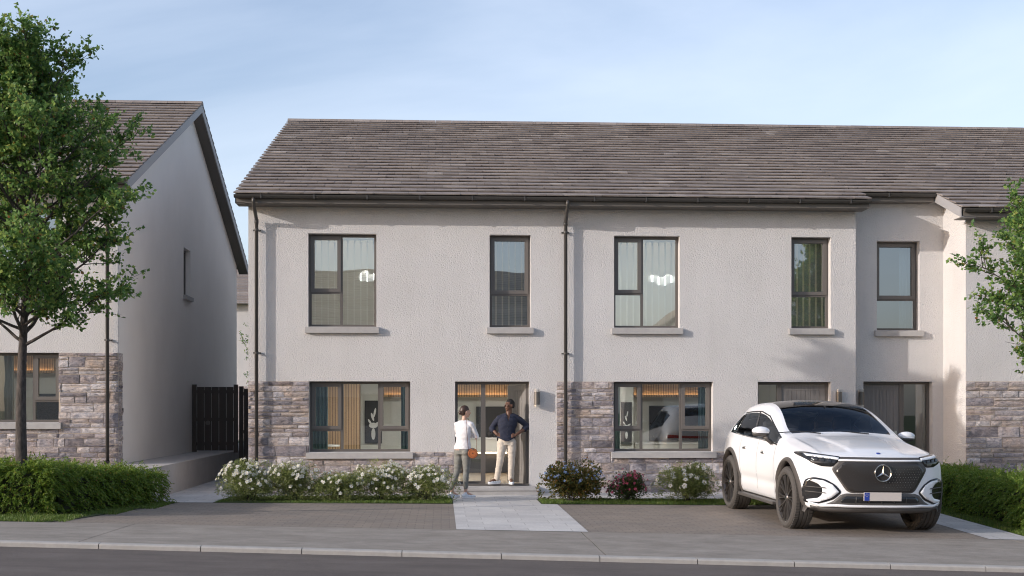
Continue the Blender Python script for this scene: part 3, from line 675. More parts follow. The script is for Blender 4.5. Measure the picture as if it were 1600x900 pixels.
g = MB(); g.box(XL-.16, gh[0][0], 4.39, XL-.12, gh[0][1], 4.44); g.box(XL-.16, gh[0][0], 5.49, XL-.12, gh[0][1], 5.54); g.box(XL-.16, gh[0][0], 4.44, XL-.12, gh[0][0]+.05, 5.49); g.box(XL-.16, gh[0][1]-.05, 4.44, XL-.12, gh[0][1], 5.49)
sw = g.build('window', M['frame'], hl); g = MB(); g.quad((XL-.14,gh[0][0]+.04,4.43),(XL-.14,gh[0][1]-.04,4.43),(XL-.14,gh[0][1]-.04,5.5),(XL-.14,gh[0][0]+.04,5.5)); g.build('pane', M['glass_up'], sw)
g = MB(); g.box(XL-.12, gh[0][0]-.05, 4.29, XL+.07, gh[0][1]+.05, 4.387); g.build('sill', M['sill'], sw)
room(hl, XW+.2, XL-.2, .3, 6, .65, 3.1); room(hl, XW+.2, XL-.2, .3, 4.6, 3.4, 6.0)
# ------------------------------------------------------------------ what stands inside the rooms
def curtain(x0, x1, y, z0, z1, mt, label, folds=5):
    b = MB(); n = folds*10; vs = []
    for i in range(n+1):
        u = i/n; X = x0+(x1-x0)*u; dy = .035*math.sin(u*folds*2*math.pi)+.012*math.sin(u*17)
        vs += [(X, y+dy*.8, z0), (X, y+dy, z1)]
    b.add(vs, [(2*i, 2*i+2, 2*i+3, 2*i+1) for i in range(n)])
    o = b.thing('curtain', M[mt], label, 'curtain', ((x0+x1)/2, y, z0), 'curtains behind the windows', smooth=True)
    s = o.modifiers.new('thick', 'SOLIDIFY'); s.thickness = .004; return o
def blind(x0, x1, y, z0, z1, label, mt='blind'):
    r = tag(empty('vertical_blind', ((x0+x1)/2, y, z0)), label, 'blind', 'vertical blinds behind upper windows')
    b = MB(); b.box(x0, y-.02, z1, x1, y+.02, z1+.03); b.build('head_rail', M['white'], r)
    x = x0+.04
    while x < x1-.05:
        b = MB(); a = .13; w_ = .050
        b.quad((x-w_,y-a*.12,z0),(x+w_,y+a*.12,z0),(x+w_,y+a*.12,z1),(x-w_,y-a*.12,z1)); b.build('slat', M[mt], r); x += .128
def sheer(name, col, op):
    m = mat(name, col, .8); nt = m.node_tree; p = nt.nodes['Principled BSDF']; p.inputs['Alpha'].default_value = op; return m
def drape(name, col, tr, op):
    m = bpy.data.materials.new(name); m.use_nodes = True; nt = m.node_tree; nt.nodes.clear(); N_ = nt.nodes.new
    o = N_('ShaderNodeOutputMaterial'); d = N_('ShaderNodeBsdfDiffuse'); t = N_('ShaderNodeBsdfTranslucent'); p = N_('ShaderNodeBsdfTransparent'); a, b_ = N_('ShaderNodeMixShader'), N_('ShaderNodeMixShader')
    d.inputs[0].default_value = (*col,1); t.inputs[0].default_value = (*col,1); a.inputs[0].default_value = tr; b_.inputs[0].default_value = op
    nt.links.new(d.outputs[0], a.inputs[1]); nt.links.new(t.outputs[0], a.inputs[2]); nt.links.new(p.outputs[0], b_.inputs[1]); nt.links.new(a.outputs[0], b_.inputs[2]); nt.links.new(b_.outputs[0], o.inputs[0]); return m
M['blind'] = drape('blind', (.80,.77,.69), .5, .80); M['blind_grey'] = sheer('blind_grey', (.42,.47,.50), .75)
def D(px, Y): return PX(px, Y)
# ground floor fittings: cabinets with a glowing strip, splashback, counter
def kitchen(x0, x1, y, zoff, label):
    r = tag(empty('wall_cabinet', (x0, y, 1.95+zoff)), label, 'cabinet', 'wood cabinets with warm strip light')
    b = MB(); b.box(x0, y-.34, 1.98+zoff, x1, y-.002, 2.52+zoff); b.build('cabinet_front', M['wood'], r)
    b = MB(); b.box(x0+.02, y-.385, 1.950+zoff, x1-.02, y-.355, 1.962+zoff); b.build('light_strip', M['led'], r); b = MB(); b.box(x0, y-.41, 1.925+zoff, x1, y-.395, 1.985+zoff); b.box(x0, y-.395, 1.925+zoff, x1, y-.01, 1.94+zoff); b.build('pelmet', M['wood'], r)
def panel(name, mt, lab, cat, x0, x1, y, z0, z1, th=.03):
    b = MB(); b.box(x0, y-th, z0, x1, y, z1); return b.thing(name, M[mt], lab, cat, ((x0+x1)/2, y, z0))
def flowerpic(x0, x1, y, z0, z1, label):
    r = tag(empty('picture', ((x0+x1)/2, y, z0)), label, 'picture', 'dark flower pictures')
    b = MB(); b.box(x0, y-.03, z0, x1, y-.002, z1); b.build('canvas', M['charcoal'], r)
    f = MB(); W, H = x1-x0, z1-z0; c = (x0+x1)/2
    def blob_(cx, cz, rx, rzz, rot=0, n=14):
        vs = []
        for k in range(n):
            t = 2*math.pi*k/n; a, d = rx*math.cos(t), rzz*math.sin(t)
            vs.append((c+(cx+a*math.cos(rot)-d*math.sin(rot))*W, y-.034-.0008*len(f.f), z0+(cz+(a*math.sin(rot)+d*math.cos(rot))*W/H)*H))
        f.add(vs, [tuple(range(n))])
    blob_(0,.22,.12,.34); blob_(0,.42,.26,.16); blob_(.2,.46,.22,.07,.6); blob_(-.2,.50,.2,.06,-1.0); blob_(-.05,.62,.07,.25,.3); blob_(.08,.72,.06,.28,-.2)
    f.build('flower_motif', M['white'], r)
# end house
kitchen(D(600,5.85), D(795,5.85), 6.15, 0, 'wood wall cabinet with glowing strip, inside the house with the open door')
panel('wood_panel', 'wood', 'slatted wood wall panel seen through the ground floor window of the end house', 'wall panel', D(480,4.4), D(563,4.4), 4.4, .13, 2.5, .08)
flowerpic(D(570,5.6), D(597,5.6), 5.6, .82, 1.84, 'dark picture of a pale flower inside the end house, beside the wood panel')
panel('partition', 'room', 'pale inner wall behind the flower picture of the end house', 'inner wall', D(564,5.7), D(599,5.7), 5.7, .13, 2.54, .08)
panel('splashback', 'charcoal', 'dark grey splashback behind the standing man', 'splashback', D(744,6.1), D(797,6.1), 6.12, .9, 1.70)
def counter(x0, x1, y, z, label):
    r = tag(empty('kitchen_counter', (x0, y, z)), label, 'counter', 'kitchen counters')
    b = MB(); b.box(x0, y-.62, z+.80, x1, y, z+.84); b.build('worktop', M['white'], r)
    b = MB(); b.box(x0+.01, y-.60, z+.50, x1-.01, y-.01, z+.798); b.build('drawer_front', M['room'], r)
    b = MB(); b.box(x0+.02, y-.60, z+.47, x1-.02, y-.57, z+.495); b.build('light_strip', M['led'], r)
    b = MB(); b.box(x0+.02, y-.52, z+.01, x1-.02, y-.01, z+.465); b.build('plinth', M['charcoal'], r)
counter(D(700,5.6), D(797,5.6), 5.9, .12, 'white kitchen counter with lit underside inside the open front door')
rs = random.Random(2)
for k, (px_, lb) in enumerate(((765, 'small dark jar on the kitchen counter, left one by the man'), (773, 'small dark jar on the kitchen counter, right one by the man'))):
    b = MB(); b.lathe([(0,.96),(.05,.96),(.055,1.06),(.03,1.10+.03*k),(0,1.1+.03*k)], (D(px_,5.5), 5.5, 0), n=14); b.thing('jar', M['charcoal'], lb, 'jar', (D(px_,5.5),5.5,.96), 'jars on the counter', smooth=True)
curtain(D(484,.5), D(512,.5), .55, .5, 2.4, 'curtain', 'teal curtain at the left of the end house ground floor window', 5)
curtain(D(627,.5), D(643,.5), .55, .5, 2.4, 'curtain', 'teal curtain at the right of the end house ground floor window', 3)
# dining set seen low in the window
b = MB(); b.tube([(D(500,2.5),2.5,.13),(D(500,2.5),2.5,.84)], .03, 10); b.lathe([(0,.84),(.42,.84),(.42,.87),(0,.87)], (D(500,2.5),2.5,0), n=28); b.thing('round_table', M['white'], 'round white table low in the end house window', 'table', (D(500,2.5),2.5,.13))
# middle house
kitchen(D(982,5.85), D(1128,5.85), 6.15, 0, 'wood wall cabinet with glowing strip, seen through the window left of the car')
flowerpic(D(970,5.0), D(987,5.0), 5.0, .8, 1.80, 'dark flower picture at the left of the middle house window')
panel('partition', 'room', 'pale inner wall behind the flower picture of the middle house', 'inner wall', D(950,5.1), D(989,5.1), 5.1, .13, 2.54, .08)
r = tag(empty('television', (D(1056,6.1), 6.1, .9)), 'black wall television behind the window left of the car', 'television')
b = MB(); b.box(D(1014,6.1), 6.06, .86, D(1100,6.1), 6.12, 1.72); b.build('bezel', M['charcoal'], r); b = MB(); b.quad((D(1015,6.1),6.055,.89),(D(1099,6.1),6.055,.89),(D(1099,6.1),6.055,1.70),(D(1015,6.1),6.055,1.70)); b.build('screen', M['black'], r)
counter(D(989,5.6), D(1128,5.6), 5.9, .0, 'white kitchen counter behind the window left of the car')
curtain(D(961,.5), D(969,.5), .55, .5, 2.4, 'curtain', 'teal curtain at the left of the middle house window', 2)
curtain(D(1092,.5), D(1112,.5), .55, .5, 2.4, 'curtain', 'teal curtain at the right of the middle house window', 4)
# right and left houses
curtain(D(1441,1.1), D(1452,1.1), 1.1, .2, 2.4, 'curtain_beige', 'beige curtain in the sidelight of the recessed door', 2)
curtain(D(1405,1.0), D(1434,1.0), 1.0, 3.0, 5.3, 'curtain_pale', 'pale blue curtain in the recessed upper window', 5)
curtain(D(-60,.5), D(21,.5), .55, 1.1, 2.95, 'curtain_beige', 'beige curtain in the ground floor window behind the large tree', 9)
kitchen(D(-70,5.85), D(89,5.85), 5.95, .56, 'wood wall cabinet with glowing strip, seen beside the large tree trunk')
panel('television', 'charcoal', 'dark wall television right of the tree trunk', 'television', D(52,5.8), D(110,5.8), 5.9, 1.2, 2.0)
blind(D(484,.45), D(587,.45), .48, 3.25, 4.98, 'cream vertical blind in the wide upper window above the flower bed')
blind(D(767,.45), D(828,.45), .48, 3.25, 4.98, 'cream vertical blind in the narrow upper window above the open door', 'blind_grey')
blind(D(962,.45), D(1061,.45), .48, 3.25, 4.98, 'cream vertical blind in the wide upper window of the middle house')
blind(D(1238,.45), D(1297,.45), .48, 3.25, 4.98, 'grey vertical blind in the narrow upper window above the car', 'blind_grey')
blind(D(-12,.45), D(90,.45), .48, zu0, zu1-.06, 'cream vertical blind in the upper window behind the tree crown')
for a, c, lb in ((484,586,'warm strip light above the blind, upper window over the flower bed'), (962,1060,'warm strip light above the blind, wide upper window of the middle house')):
    b = MB(); b.box(D(a,.6), .86, 5.12, D(c,.6), .90, 5.15); b.thing('strip_light', M['led'], lb, 'strip light', (D(a,.6),.58,5.02), 'strip lights above the blinds')
def cloud(px0, px1, z, Y, label):
    r = random.Random(int(px0)); x0, x1 = D(px0,Y), D(px1,Y); b = MB(); n = max(5, int((x1-x0)/.07))
    for k in range(n):
        u = k/(n-1); b.sphere((x0+(x1-x0)*u, Y+r.uniform(-.05,.05), z+r.uniform(-.04,.05)), r.uniform(.07,.11)*(1 if 0 < k < n-1 else .8), 10, 8)
    L_ = b.thing('pendant_lamp', M['cloud_lamp'], label, 'lamp', ((x0+x1)/2,Y,z), 'cloud shaped pendant lamps', smooth=True)
    b = MB(); b.tube([((x0+x1)/2,Y,z+.08),((x0+x1)/2,Y,5.44)], .002, 5); b.build('cord', M['room'], L_)
cloud(1018, 1057, 4.48, 3.0, 'white cloud shaped lamp glowing in the wide upper window of the middle house')
cloud(566, 584, 4.50, 3.0, 'white cloud shaped lamp glowing in the upper window over the flower bed')
# unseen ceiling lamps added to brighten the rooms
for i, (x, y, z, lb) in enumerate(((-1.2,2.6,2.545,'in the end house, left of the open door'), (1.4,2.8,2.545,'in the end house hall behind the man'), (4.2,2.8,2.545,'in the middle house, behind its wide window'), (-8.6,2.8,3.09,'in the house behind the tree'), (-1.6,2.6,5.445,'in the upper room over the flower bed'), (4.2,2.6,5.445,'in the upper room of the middle house'))):
    b = MB(); b.lathe([(0,z-.02),(.32,z-.02),(.34,z-.003),(0,z-.003)], (x,y,0), n=24)
    b.thing('fill_lamp', M['fill_emit_up' if 'upper' in lb else 'fill_emit'], 'unseen lamp added under the ceiling '+lb, 'added lamp', (x,y,z), 'unseen lamps added to light the rooms')

# ------------------------------------------------------------------ side gates
def gate(name, label, x0, x1, y, z0, z1, n, latch=False):
    r = tag(empty(name, (x0, y, z0)), label, 'gate', 'side gates between the houses')
    for x in (x0+.05, x1-.05): b = MB(); b.box(x-.05, y-.05, z0-.02, x+.05, y+.05, z1+.06); b.build('post', M['gatewood'], r)
    g = (x1-x0-.22); bw = g/n
    for k in range(n): b = MB(); b.box(x0+.11+k*bw+.0045, y-.014, z0+.03, x0+.11+(k+1)*bw-.0045, y+.014, z1); b.build('board', M['gatewood'], r)
    for z in (z0+.2, (z0+z1)/2, z1-.12): b = MB(); b.box(x0+.1, y+.016, z-.04, x1-.1, y+.045, z+.04); b.build('rail', M['gatewood'], r)
    if latch:
        b = MB(); xx = x0+.11+bw*1.5; zz = z0+.72; b.lathe([(0,-.02),(.055,-.02),(.055,0),(0,0)], (xx, y-.014, zz), axis='y', n=24); b.build('latch_plate', M['lamp_body'], r, fixn=True)
gate('garden_gate', 'dark upright board gate on the raised paving beside the gable wall', XL+.01, -5.07, 7.25, .575, 2.19, 5, True)
gate('garden_gate', 'dark gate at the end of the lower side path, mostly behind the end house corner', -5.06, X388-.01, 7.4, 0, 2.15, 7)

# ------------------------------------------------------------------ houses seen only far behind or in the window panes
def plainhouse(label, cx, cy, rot, W, Dp, ze, zr, zb=0.0, wins=(), group='houses across the street'):
    r = tag(empty('house', (cx, cy, zb)), label, 'house', group)
    T = Matrix.Translation((cx, cy, zb)) @ Matrix.Rotation(rot, 4, 'Z')
    def bld(b, name, mt, par, **k):
        b.v = [tuple(T @ Vector(p)) for p in b.v]; return b.build(name, mt, par, **k)
    w2, d2 = W/2, Dp/2
    b = MB(); b.add([(-w2,-d2,-.3),(w2,-d2,-.3),(w2,d2,-.3),(-w2,d2,-.3),(-w2,-d2,ze),(w2,-d2,ze),(w2,d2,ze),(-w2,d2,ze),(-w2,0,zr-.1),(w2,0,zr-.1)], [(0,1,5,4),(2,3,7,6),(1,2,6,9,5),(3,0,4,8,7),(4,5,9,8),(6,7,8,9)])
    bld(b, 'wall', M['render'], r)
    b = MB(); b.box(-w2-.01,-d2-.03,-.3,w2+.01,-d2-.001,2.2); bld(b, 'stone_cladding', M['stone'], r)
    b = MB(); n = 24; k = (zr-ze)/d2
    for sgn in (-1, 1):
        for i in range(n):
            a, c = -d2-.45+(d2+.45)*i/n, -d2-.45+(d2+.45)*(i+1)/n+.02
            za, zc = zr+k*a, zr+k*c
            P = [(-w2-.2,a,za),(w2+.2,a,za),(w2+.2,c,zc-.03),(-w2-.2,c,zc-.03),(-w2-.2,a,za+.04),(w2+.2,a,za+.04),(w2+.2,c,zc),(-w2-.2,c,zc)]
            if sgn > 0: P = [(p[0], -p[1], p[2]) for p in (P[1],P[0],P[3],P[2],P[5],P[4],P[7],P[6])]
            b.hexa(P)
    bld(b, 'roof', M['tile'], r)
    for (x, z, w_, h_) in wins:
        b = MB(); b.box(x-w_/2, -d2-.06, z, x+w_/2, -d2-.032, z+h_); f = bld(b, 'window', M['frame'], r)
        b = MB(); b.quad((x-w_/2+.06,-d2-.065,z+.06),(x+w_/2-.06,-d2-.065,z+.06),(x+w_/2-.06,-d2-.065,z+h_-.06),(x-w_/2+.06,-d2-.065,z+h_-.06)); bld(b, 'pane', M['black'], f)
WN = [(x, z, 1.5, 1.5) for x in (-8,-4,0,4,8) for z in (.9, 3.4)]
plainhouse('long house across the street facing the terrace', -7.0, -42.0, math.pi, 26, 15, 5.7, 8.9, wins=WN)
plainhouse('gabled house across the street standing end on', 14.5, -42.0, -math.pi/2, 15, 8, 5.2, 8.0, wins=[(0,.9,1.6,1.4)])
plainhouse('distant house seen in the gap between the gable wall and the terrace', -11.0, 40.0, 0, 16, 10, 6.2, 8.3, .5, wins=[(-3,.9,1.6,1.4)], group='houses behind')
# ------------------------------------------------------------------ the car
M['paint'] = mat('paint', (.80,.80,.81), .22); 
for k, v in (('Coat Weight', .6), ('Coat Roughness', .04)): M['paint'].node_tree.nodes['Principled BSDF'].inputs[k].default_value = v
M['car_black'] = mat('car_black', (.018,.018,.019), .12); M['cladding'] = mat('cladding', (.075,.068,.063), .5); M['gloss_roof'] = mat('gloss_roof', (.02,.018,.017), .08)
M['tyre'] = mat('tyre', (.068,.061,.055), .85); M['rim'] = mat('rim', (.105,.095,.088), .35, .6); M['chrome'] = mat('chrome', (.72,.71,.70), .18, 1.0)
M['grille'] = mat('grille', (.045,.041,.039), .28, .3); M['car_glass'] = glass('car_glass', (.74,.78,.82), .0, gc=(.55,.60,.66,1)); M['drl'] = mat('drl', (.85,.86,.88), .2)
M['lens'] = mat('lens', (.02,.022,.026), .05); M['seat'] = mat('seat', (.09,.09,.095), .6); M['plate'] = mat('plate', (.55,.50,.46), .5); M['plate_blue'] = mat('plate_blue', (.02,.05,.30), .5)
M['tail_red'] = mat('tail_red', (.45,.02,.015), .2); M['arch'] = mat('arch', (.085,.076,.070), .55)
CAR = Vector((6.02, -4.98, gz(5.99, -4.98)))
nrm = Vector((.0151, -.0183, 1)).normalized()
car = empty('parked_car', CAR); ORG[car.name] = Vector((0,0,0))
q = Vector((0,0,1)).rotation_difference(nrm) @ Matrix.Rotation(R(2.6), 4, 'Z').to_quaternion(); car.rotation_mode = 'QUATERNION'; car.rotation_quaternion = q
tag(car, 'white electric family car with black glass roof parked on the paved drive', 'car')
WR, AXF, AXR = .452, -1.53, 1.53
# stations: y, curve, then (x, z) of thirteen profile points from under the floor to the roof centre
ST = [
 (-2.36,.24,[(0,.30),(.70,.30),(.95,.35),(1.02,.47),(1.03,.68),(1.01,.90),(.985,1.025),(.91,1.07),(.80,1.088),(.66,1.097),(.5,1.105),(.26,1.112),(0,1.115)]),
 (-2.22,.22,[(0,.29),(.76,.29),(.99,.35),(1.06,.47),(1.075,.70),(1.06,.94),(1.015,1.065),(.91,1.105),(.81,1.128),(.68,1.142),(.5,1.152),(.26,1.16),(0,1.163)]),
 (-1.95,.13,[(0,.29),(.80,.29),(1.02,.36),(1.075,.48),(1.095,.72),(1.085,.96),(1.025,1.105),(.93,1.148),(.83,1.172),(.70,1.19),(.52,1.203),(.27,1.213),(0,1.217)]),
 (-1.53,.06,[(0,.29),(.80,.29),(1.02,.34),(1.085,.49),(1.10,.75),(1.085,.99),(1.02,1.145),(.94,1.195),(.85,1.222),(.72,1.242),(.54,1.257),(.28,1.268),(0,1.272)]),
 (-1.12,.0,[(0,.29),(.82,.29),(1.02,.33),(1.07,.50),(1.085,.76),(1.075,1.0),(1.01,1.18),(.95,1.228),(.87,1.255),(.76,1.278),(.60,1.298),(.30,1.315),(0,1.32)]),
 (-.84,.0,[(0,.29),(.83,.29),(1.01,.33),(1.05,.50),(1.065,.76),(1.065,1.0),(1.0,1.20),(.975,1.262),(.95,1.29),(.925,1.31),(.885,1.328),(.46,1.358),(0,1.367)]),
 (-.42,.0,[(0,.29),(.84,.29),(1.0,.33),(1.04,.50),(1.05,.76),(1.055,1.0),(1.0,1.225),(.955,1.335),(.905,1.44),(.865,1.495),(.815,1.535),(.42,1.578),(0,1.592)]),
 (.02,.0,[(0,.29),(.84,.29),(1.0,.33),(1.04,.50),(1.05,.76),(1.055,1.0),(1.0,1.235),(.935,1.42),(.865,1.605),(.815,1.695),(.745,1.745),(.38,1.80),(0,1.815)]),
 (.50,.0,[(0,.29),(.84,.29),(1.0,.33),(1.04,.50),(1.05,.76),(1.055,1.0),(1.005,1.245),(.935,1.45),(.85,1.67),(.795,1.765),(.72,1.815),(.37,1.86),(0,1.87)]),
 (1.0,.0,[(0,.29),(.84,.29),(1.01,.33),(1.05,.50),(1.065,.76),(1.07,1.0),(1.01,1.26),(.93,1.455),(.84,1.655),(.775,1.755),(.70,1.80),(.36,1.845),(0,1.855)]),
 (1.45,-.0,[(0,.29),(.82,.29),(1.03,.34),(1.085,.50),(1.10,.77),(1.09,1.02),(1.015,1.285),(.925,1.455),(.825,1.625),(.76,1.73),(.68,1.775),(.35,1.82),(0,1.83)]),
 (1.85,-.03,[(0,.30),(.80,.30),(1.02,.36),(1.075,.52),(1.09,.79),(1.08,1.05),(1.0,1.315),(.91,1.43),(.81,1.545),(.745,1.65),(.66,1.70),(.33,1.745),(0,1.755)]),
 (2.20,-.12,[(0,.34),(.78,.34),(.98,.42),(1.04,.58),(1.05,.82),(1.04,1.06),(.955,1.28),(.88,1.365),(.80,1.43),(.73,1.485),(.63,1.52),(.32,1.55),(0,1.56)]),
 (2.42,-.20,[(0,.38),(.74,.38),(.92,.46),(.98,.60),(.99,.82),(.98,1.02),(.90,1.18),(.83,1.225),(.75,1.25),(.66,1.265),(.55,1.275),(.28,1.285),(0,1.29)]),
]
NR = 13; bv = []; bf = []; bm_ = []
def ycv(y, k, x): return y+k*abs(x/1.0)**2.6
rings = []
for (y, k, pr) in ST:
    ring = []
    for (x, z) in pr: ring.append(len(bv)); bv.append((x, ycv(y,k,x), z))
    for (x, z) in reversed(pr[1:-1]): ring.append(len(bv)); bv.append((-x, ycv(y,k,x), z))
    rings.append(ring)
NN = len(rings[0])
def capring(base, c, s, dy, kk):
    ring = []
    for i in base:
        x, y, z = bv[i]; X = c[0]+(x-c[0])*s; Z = c[1]+(z-c[1])*s
        y0, k = kk; ring.append(len(bv)); bv.append((X, ycv(y0, k, X)+dy, Z))
    return ring
fr_ = [capring(rings[0], (0,.68), s_, d_, (-2.36,.30)) for s_, d_ in ((.955,-.050),(.86,-.078),(.62,-.092),(.32,-.098))]
re_ = [capring(rings[-1], (0,.80), s_, d_, (2.42,-.20)) for s_, d_ in ((.955,.040),(.84,.065),(.60,.075),(.32,.080))]
allr = list(reversed(fr_))+rings+re_; base = len(fr_)
def matof(si, row):       # si: index of the station strip, row: profile strip 0..11 counted from the floor
    if si < 0 or si >= len(rings)-1: return 1 if row <= 1 else 0
    if row <= 1: return 1
    if row == 2: return 0
    if 6 <= row <= 7 and 5 <= si <= 10: return 3
    if row >= 10 and 5 <= si <= 6: return 2
    if row >= 10 and 7 <= si <= 9: return 4
    if row >= 10 and si == 11: return 5
    if row in (8, 9) and si in (7,8,9) : return 0
    return 0
for a in range(len(allr)-1):
    for k in range(NN):
        k2 = (k+1) % NN; row = k if k < 12 else 23-k
        bf.append((allr[a][k], allr[a][k2], allr[a+1][k2], allr[a+1][k])); bm_.append(matof(a-base, row))
for ring, flip in ((allr[0], True), (allr[-1], False)):
    c = len(bv); bv.append(tuple(np.mean([bv[i] for i in ring], axis=0)))
    for k in range(NN): f = (ring[k], ring[(k+1) % NN], c); bf.append(tuple(reversed(f)) if flip else f); bm_.append(0)
me = bpy.data.meshes.new('shell'); me.from_pydata(bv, [], bf); me.polygons.foreach_set('material_index', bm_)
for _ in range(6): me.materials.append(M['paint'])
bm = bmesh.new(); bm.from_mesh(me); bmesh.ops.recalc_face_normals(bm, faces=bm.faces); bm.to_mesh(me); bm.free()
tmp = bpy.data.objects.new('shell', me); COL.objects.link(tmp)
sb = tmp.modifiers.new('s', 'SUBSURF'); sb.levels = 3; sb.render_levels = 3
dg = bpy.context.evaluated_depsgraph_get(); dg.update()
me2 = bpy.data.meshes.new_from_object(tmp.evaluated_get(dg)); 
def sms(a, b_, x): t_ = max(0, min(1, (x-a)/(b_-a))); return t_*t_*(3-2*t_)
for v in me2.vertices:                                             # hood ridges, side crease
    x, y, z = v.co; ax = abs(x)
    if y < -.9 and z > .98:
        xc = .47-.10*sms(-.9,-2.3,y); up_ = (1-sms(xc-.035, xc+.035, ax)); fade = sms(-.9,-1.15,y)*sms(-2.38,-2.0,y)
        v.co.z += .020*up_*fade
        xc2 = .80; v.co.z += .010*(sms(xc2-.05, xc2, ax)-sms(xc2, xc2+.1, ax))*fade
    if ax > .9 and z < 1.0 and -1.2 < y < 1.4: v.co.x -= math.copysign(.018*math.exp(-((z-.60)/.06)**2), x)
tmp.modifiers.clear(); tmp.data = me2
bmx = bmesh.new(); bmx.from_mesh(me2); BODY = BVHTree.FromBMesh(bmx); bmx.free()
cutb = MB()
for ay in (AXF, AXR):
    for sg in (-1, 1): 
        cutb.lathe([(0,0),(.525,0),(.525,.62),(0,.62)], (sg*.62 if sg > 0 else -.62-.62, ay, WR+.01), axis='x', n=48)
cut = cutb.build('cutter', M['black'], fixn=True)
bo = tmp.modifiers.new('b', 'BOOLEAN'); bo.operation = 'DIFFERENCE'; bo.solver = 'EXACT'; bo.object = cut; bo.material_mode = 'TRANSFER' if hasattr(bo, 'material_mode') else 'INDEX'
for i, nm in enumerate(('paint','cladding','car_glass','car_glass','gloss_roof','car_glass')): me2.materials.append(M[nm]) if len(me2.materials) <= i else me2.materials.__setitem__(i, M[nm])
bo.material_mode = 'INDEX'
dg = bpy.context.evaluated_depsgraph_get(); dg.update(); me3 = bpy.data.meshes.new_from_object(tmp.evaluated_get(dg))
bpy.data.objects.remove(cut); bpy.data.objects.remove(tmp)
def extract(src, test, name, mt, parent=car):
    bm = bmesh.new(); bm.from_mesh(src); bm.faces.ensure_lookup_table()
    bmesh.ops.delete(bm, geom=[f for f in bm.faces if not test(f)], context='FACES')
    m = bpy.data.meshes.new(name); 
    for f in bm.faces: f.material_index = 0; f.smooth = True
    bm.to_mesh(m); bm.free(); m.materials.append(mt); o = bpy.data.objects.new(name, m); COL.objects.link(o); o.parent = parent; return o
def inwell(f):                                                     # faces of the wheel wells left by the cutter
    c = f.calc_center_median(); 
    for ay in (AXF, AXR):
        d = math.hypot(c.y-ay, c.z-WR-.01)
        if d < .528 and abs(c.x) < 1.2 and abs(c.x) > .60 and (abs(d-.525) < .012 or (abs(abs(c.x)-.62) < .004)): return True
    return False
body = extract(me3, lambda f: f.material_index == 0 and not inwell(f), 'body', M['paint'])
it = extract(me3, lambda f: f.material_index in (0, 4) and f.calc_center_median().z > .95 and not inwell(f), 'interior_trim', M['seat'])
for v, nn_ in [(v, v.normal.copy()) for v in it.data.vertices]: v.co -= nn_*.018
extract(me3, lambda f: f.material_index == 1 and not inwell(f), 'lower_cladding', M['cladding'])
extract(me3, inwell, 'wheel_arch_lining', M['black'])
gl_s = lambda s: (lambda f: f.material_index == 3 and f.calc_center_median().x*s > 0)
extract(me3, lambda f: f.material_index == 2, 'windshield', M['car_glass']); extract(me3, gl_s(1), 'side_window', M['car_glass']); extract(me3, gl_s(-1), 'side_window', M['car_glass'])
extract(me3, lambda f: f.material_index == 4, 'glass_roof', M['gloss_roof']); extract(me3, lambda f: f.material_index == 5, 'rear_window', M['car_glass'])

def project(poly, name, mt, off=.006, axis='front', parent=car, holes=(), step=.035, thick=.006, smooth=True):
    """a flat outline laid on to the body: (x, z) seen from the front or back, (y, z) seen from a side"""
    pts = []; 
    P = [Vector(p) for p in poly]
    dens = []
    for i in range(len(P)):
        a, b_ = P[i], P[(i+1) % len(P)]; n = max(1, int((b_-a).length/step))
        dens += [a+(b_-a)*k/n for k in range(n)]
    xs = [p.x for p in P]; ys = [p.y for p in P]; inner = []
    def inside(p):
        c = False
        for i in range(len(P)):
            a, b_ = P[i], P[i-1]
            if (a.y > p.y) != (b_.y > p.y) and p.x < (b_.x-a.x)*(p.y-a.y)/(b_.y-a.y)+a.x: c = not c
        return c
    y = min(ys)+step/2
    while y < max(ys):
        x = min(xs)+step/2
        while x < max(xs):
            p = Vector((x, y))
            if inside(p) and min((p-d).length for d in dens) > step*.45: inner.append(p)
            x += step
        y += step
    nb = len(dens); r = delaunay_2d_cdt(dens+inner, [(i, (i+1) % nb) for i in range(nb)], [], 1, 1e-5)
    vs2, fs = r[0], r[2]; vs = []
    for p in vs2:
        if axis == 'front': o, d = Vector((p.x, -5, p.y)), Vector((0,1,0))
        elif axis == 'back': o, d = Vector((p.x, 5, p.y)), Vector((0,-1,0))
        elif axis == 'left': o, d = Vector((-3, p.x, p.y)), Vector((1,0,0))
        elif axis == 'right': o, d = Vector((3, p.x, p.y)), Vector((-1,0,0))
        elif axis == 'top': o, d = Vector((p.x, p.y, 4)), Vector((0,0,-1))
        h = BODY.ray_cast(o, d); 
        if h[0] is None:
            h = BODY.find_nearest(Vector((p.x, -2.2, p.y)) if axis == 'front' else Vector((p.x, 2.3, p.y)) if axis == 'back' else Vector((-1.1 if axis == 'left' else 1.1, p.x, p.y)))
        vs.append(h[0]+h[1]*off)
    b = MB(); b.add(vs, [tuple(f) for f in fs]); o = b.build(name, mt, parent, smooth=smooth, local=True)
    bm = bmesh.new(); bm.from_mesh(o.data); bmesh.ops.recalc_face_normals(bm, faces=bm.faces)
    d0 = {'front':Vector((0,-1,0)),'back':Vector((0,1,0)),'left':Vector((-1,0,0)),'right':Vector((1,0,0)),'top':Vector((0,0,1))}[axis]
    if sum((f.normal.dot(d0) for f in bm.faces)) < 0: bmesh.ops.reverse_faces(bm, faces=bm.faces)
    bm.to_mesh(o.data); bm.free()
    s = o.modifiers.new('thick', 'SOLIDIFY'); s.thickness = thick; s.offset = -1
    return o
def mir(poly): return [(-x, z) for x, z in reversed(poly)]
